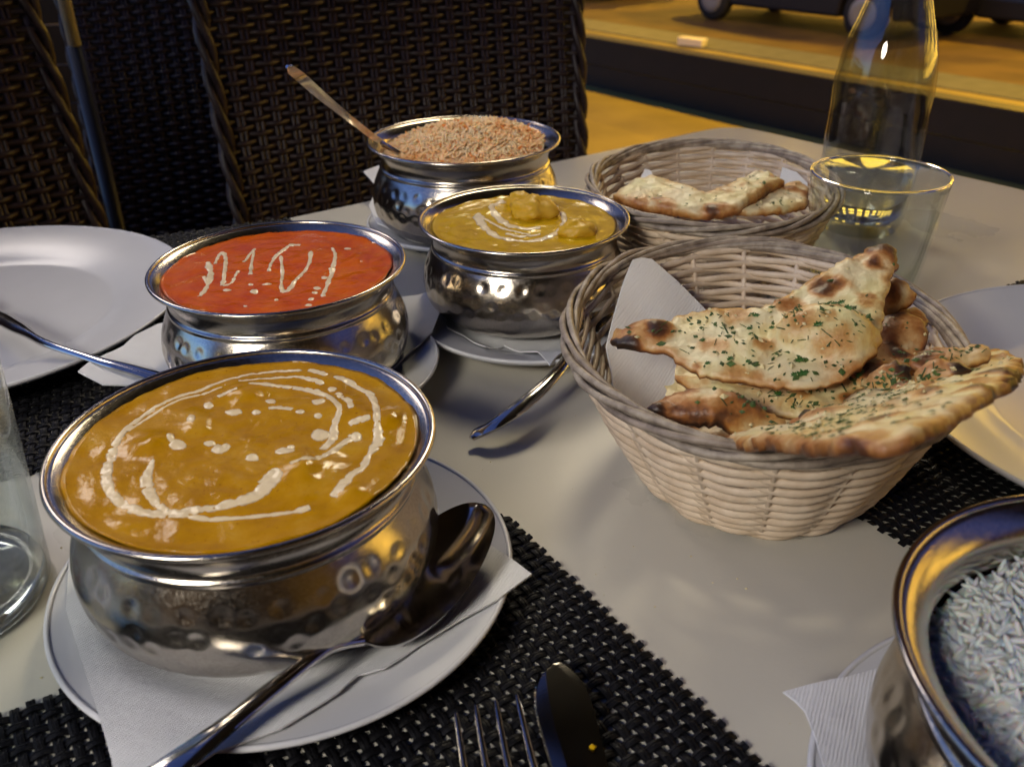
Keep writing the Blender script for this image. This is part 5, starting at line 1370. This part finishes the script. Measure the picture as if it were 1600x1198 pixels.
# pale post with a dark base, seen in the gap between chairs
pp = at_depth(117, 72, 1.30)
e = empty('parasol_stand', Vector((pp.x, pp.y, -0.75)), 'thin pale parasol pole showing in the gap between the left chairs', 'parasol stand')
q = MB(); q.tube([(0, 0, pp.z + .75), (0, 0, 2.2)], 0.0085, 12); q.put('pole', M['paint_white'], e)
q = MB(); q.tube([(0, 0, 0), (0, 0, pp.z + .749)], 0.011, 12); q.put('base', M['black_metal'], e)

sc_ = empty('added_screen', Vector((-1.35, 3.1, -0.75)), 'tall dark board screen added behind the left hand chairs to hide the lit floor', 'screen', rz=D2(8))  # added dark screen, blocks the lit floor in the chair gaps
for i in range(13):
    q = MB(); q.box(-1.3, 1.3, -.012, .012, 0, .118); q.put('board', M['darkwood'], sc_, smooth=False, loc=(0, 0, 0.03 + i * .122))
for x in (-1.32, 1.32):
    q = MB(); q.box(x - .03, x + .018, -.03, .03, 0, 1.65); q.put('post', M['darkwood'], sc_, smooth=False)

# =================================================================== CARS
def car(s, t, label, paint, rev=False):
    o0 = Vector((1.08, 4.46, -1.60)) + S * s + T * t
    e = empty('parked_car', o0, label, 'car', 'cars parked along the far kerb', rz=math.atan2(S.y, S.x) + (PI if rev else 0))
    prof = [(-2.15, .30), (-2.2, .62), (-2.05, .82), (-1.55, .92), (-1.05, 1.36), (-.2, 1.46), (.65, 1.42), (1.25, .98), (1.95, .84), (2.15, .62), (2.15, .30), (1.72, .26), (1.68, .45), (1.5, .62), (1.3, .64), (1.1, .60), (.96, .45), (.93, .24), (-.93, .24), (-.96, .45), (-1.1, .60), (-1.3, .64), (-1.5, .62), (-1.68, .45), (-1.72, .26)]
    def narrow(z): return 0.82 if z < 0.95 else 0.82 - (z - 0.95) * 0.42
    n = len(prof); V = [(x, -narrow(z), z) for x, z in prof] + [(x, narrow(z), z) for x, z in prof]
    F = [tuple(range(n)), tuple(range(n, 2 * n))[::-1]] + [(i, n + i, n + (i + 1) % n, (i + 1) % n) for i in range(n)]
    o = put('body', mesh('body', V, F, False), paint, e); b = o.modifiers.new('b', 'BEVEL'); b.width = .04; b.segments = 2; b.limit_method = 'ANGLE'
    gm = M['carglass']
    for sd in (-1, 1):
        for (x0, x1, x2, x3) in ((-1.35, -.98, -.28, -.25), (-.18, -.16, .55, .98)):
            y1, y2 = sd * (narrow(.97) + .006), sd * (narrow(1.36) + .006)
            V = [(x0, y1, .97), (x3, y1, .97), (x2, y2, 1.36), (x1, y2, 1.36)]; V += [(a, b_ + sd * .01, c) for a, b_, c in V]
            put('window', mesh('window', V, [(0, 1, 2, 3), (7, 6, 5, 4), (0, 4, 5, 1), (1, 5, 6, 2), (2, 6, 7, 3), (3, 7, 4, 0)], False), gm, e)
        for x in (-1.3, 1.3):
            V, F = lathe([(0, -.1), (.20, -.1), (.29, -.085), (.315, -.05), (.315, .05), (.29, .085), (.2, .1), (0, .1)], 32)
            w_ = put('wheel', mesh('wheel', [(a, c, b_) for a, b_, c in V], F), M['tyre'], e, loc=(x, sd * .72, .315))
            V, F = lathe([(0, 0), (.05, .012), (.12, .004), (.19, .012), (.2, 0)], 32)
            put('rim', mesh('rim', [(a, sd * (c + .102), b_) for a, b_, c in V], F), M['rim'], w_)
        q_ = MB(); q_.box(2.10, 2.175, sd * .62 - .12, sd * .62 + .12, .60, .72); q_.put('headlight', M['rim'], e, smooth=False)
        q_ = MB(); q_.box(-2.215, -2.14, sd * .62 - .12, sd * .62 + .12, .62, .76); q_.put('tail_light', M['taillight'], e, smooth=False)
M['carglass'] = mat('car window glass', (0.01, 0.01, 0.012), 0.08)
M['tyre'] = mat('tyre rubber', (0.02, 0.02, 0.02), 0.8)
M['rim'] = mat('alloy', (0.30, 0.29, 0.27), 0.4, 0.3)
M['taillight'] = mat('red lamp plastic', (0.25, 0.01, 0.01), 0.25)
p1 = mat('black car paint', (0.012, 0.012, 0.016), 0.35, coat=0.0); p2 = mat('dark blue car paint', (0.012, 0.014, 0.03), 0.35, coat=0.0)
w1 = at(1108, 32, -1.6) - Vector((1.08, 4.46, -1.6)); s1, t1 = w1.dot(S), w1.dot(T)
car(s1 + 1.3, t1 + .82, 'black car parked across the road, its front wheel showing above the low wall', p1, rev=False)
car(s1 - 4.6, t1 + .9, 'dark blue car parked across the road, left of the black one', p2)
w2 = at(1500, 62, -1.6) - Vector((1.08, 4.46, -1.6))
car(w2.dot(S) + .9, w2.dot(T) + 1.1, 'dark car at the upper right corner behind the bottle', p1)
# litter on the kerb
lp = at(1082, 72, -1.47)
q = MB(); q.box(-.17, .17, -.06, .06, 0.004, .09)
V = [Vector(v) * (1 + .25 * noise.noise(Vector(v) * 9)) for v in q.v]
o = put('paper_bag', mesh('paper_bag', V, q.f, False), M['paint_white'], None, loc=lp); o.rotation_euler = (0, 0, -0.7)
tag(o, 'crushed white paper bag lying on the kerb beyond the low wall', 'paper bag')
# crumbs and drips on the table
rg = random.Random(5); q = MB()
for i in range(90):
    c = rg.choice([(0.10, 0.30, .05), (0.02, 0.42, .05), (0.06, 0.24, .05), (0.30, 0.62, .08), (-0.02, 0.66, .04), (-0.2, 0.3, .03)])
    x, y = rg.gauss(c[0], c[2]), rg.gauss(c[1], c[2]); a = rg.uniform(0, 6.28); L = rg.uniform(.0003, .0009)
    p = Vector((x, y, 0.0001)); dx = Vector((math.cos(a), math.sin(a), 0)) * L; dy = Vector((-math.sin(a), math.cos(a), 0)) * L * rg.uniform(.4, .9)
    q.add([p - dx, p + dy, p + dx, p - dy, p + Vector((0, 0, L * .7))], [(0, 1, 4)[::-1], (1, 2, 4)[::-1], (2, 3, 4)[::-1], (3, 0, 4)[::-1], (0, 1, 2, 3)])
o = q.put('bread_crumbs', M['garlic'], None, smooth=False); tag(o, 'tiny bread crumbs scattered over the cream tabletop', 'crumbs', kind='stuff')
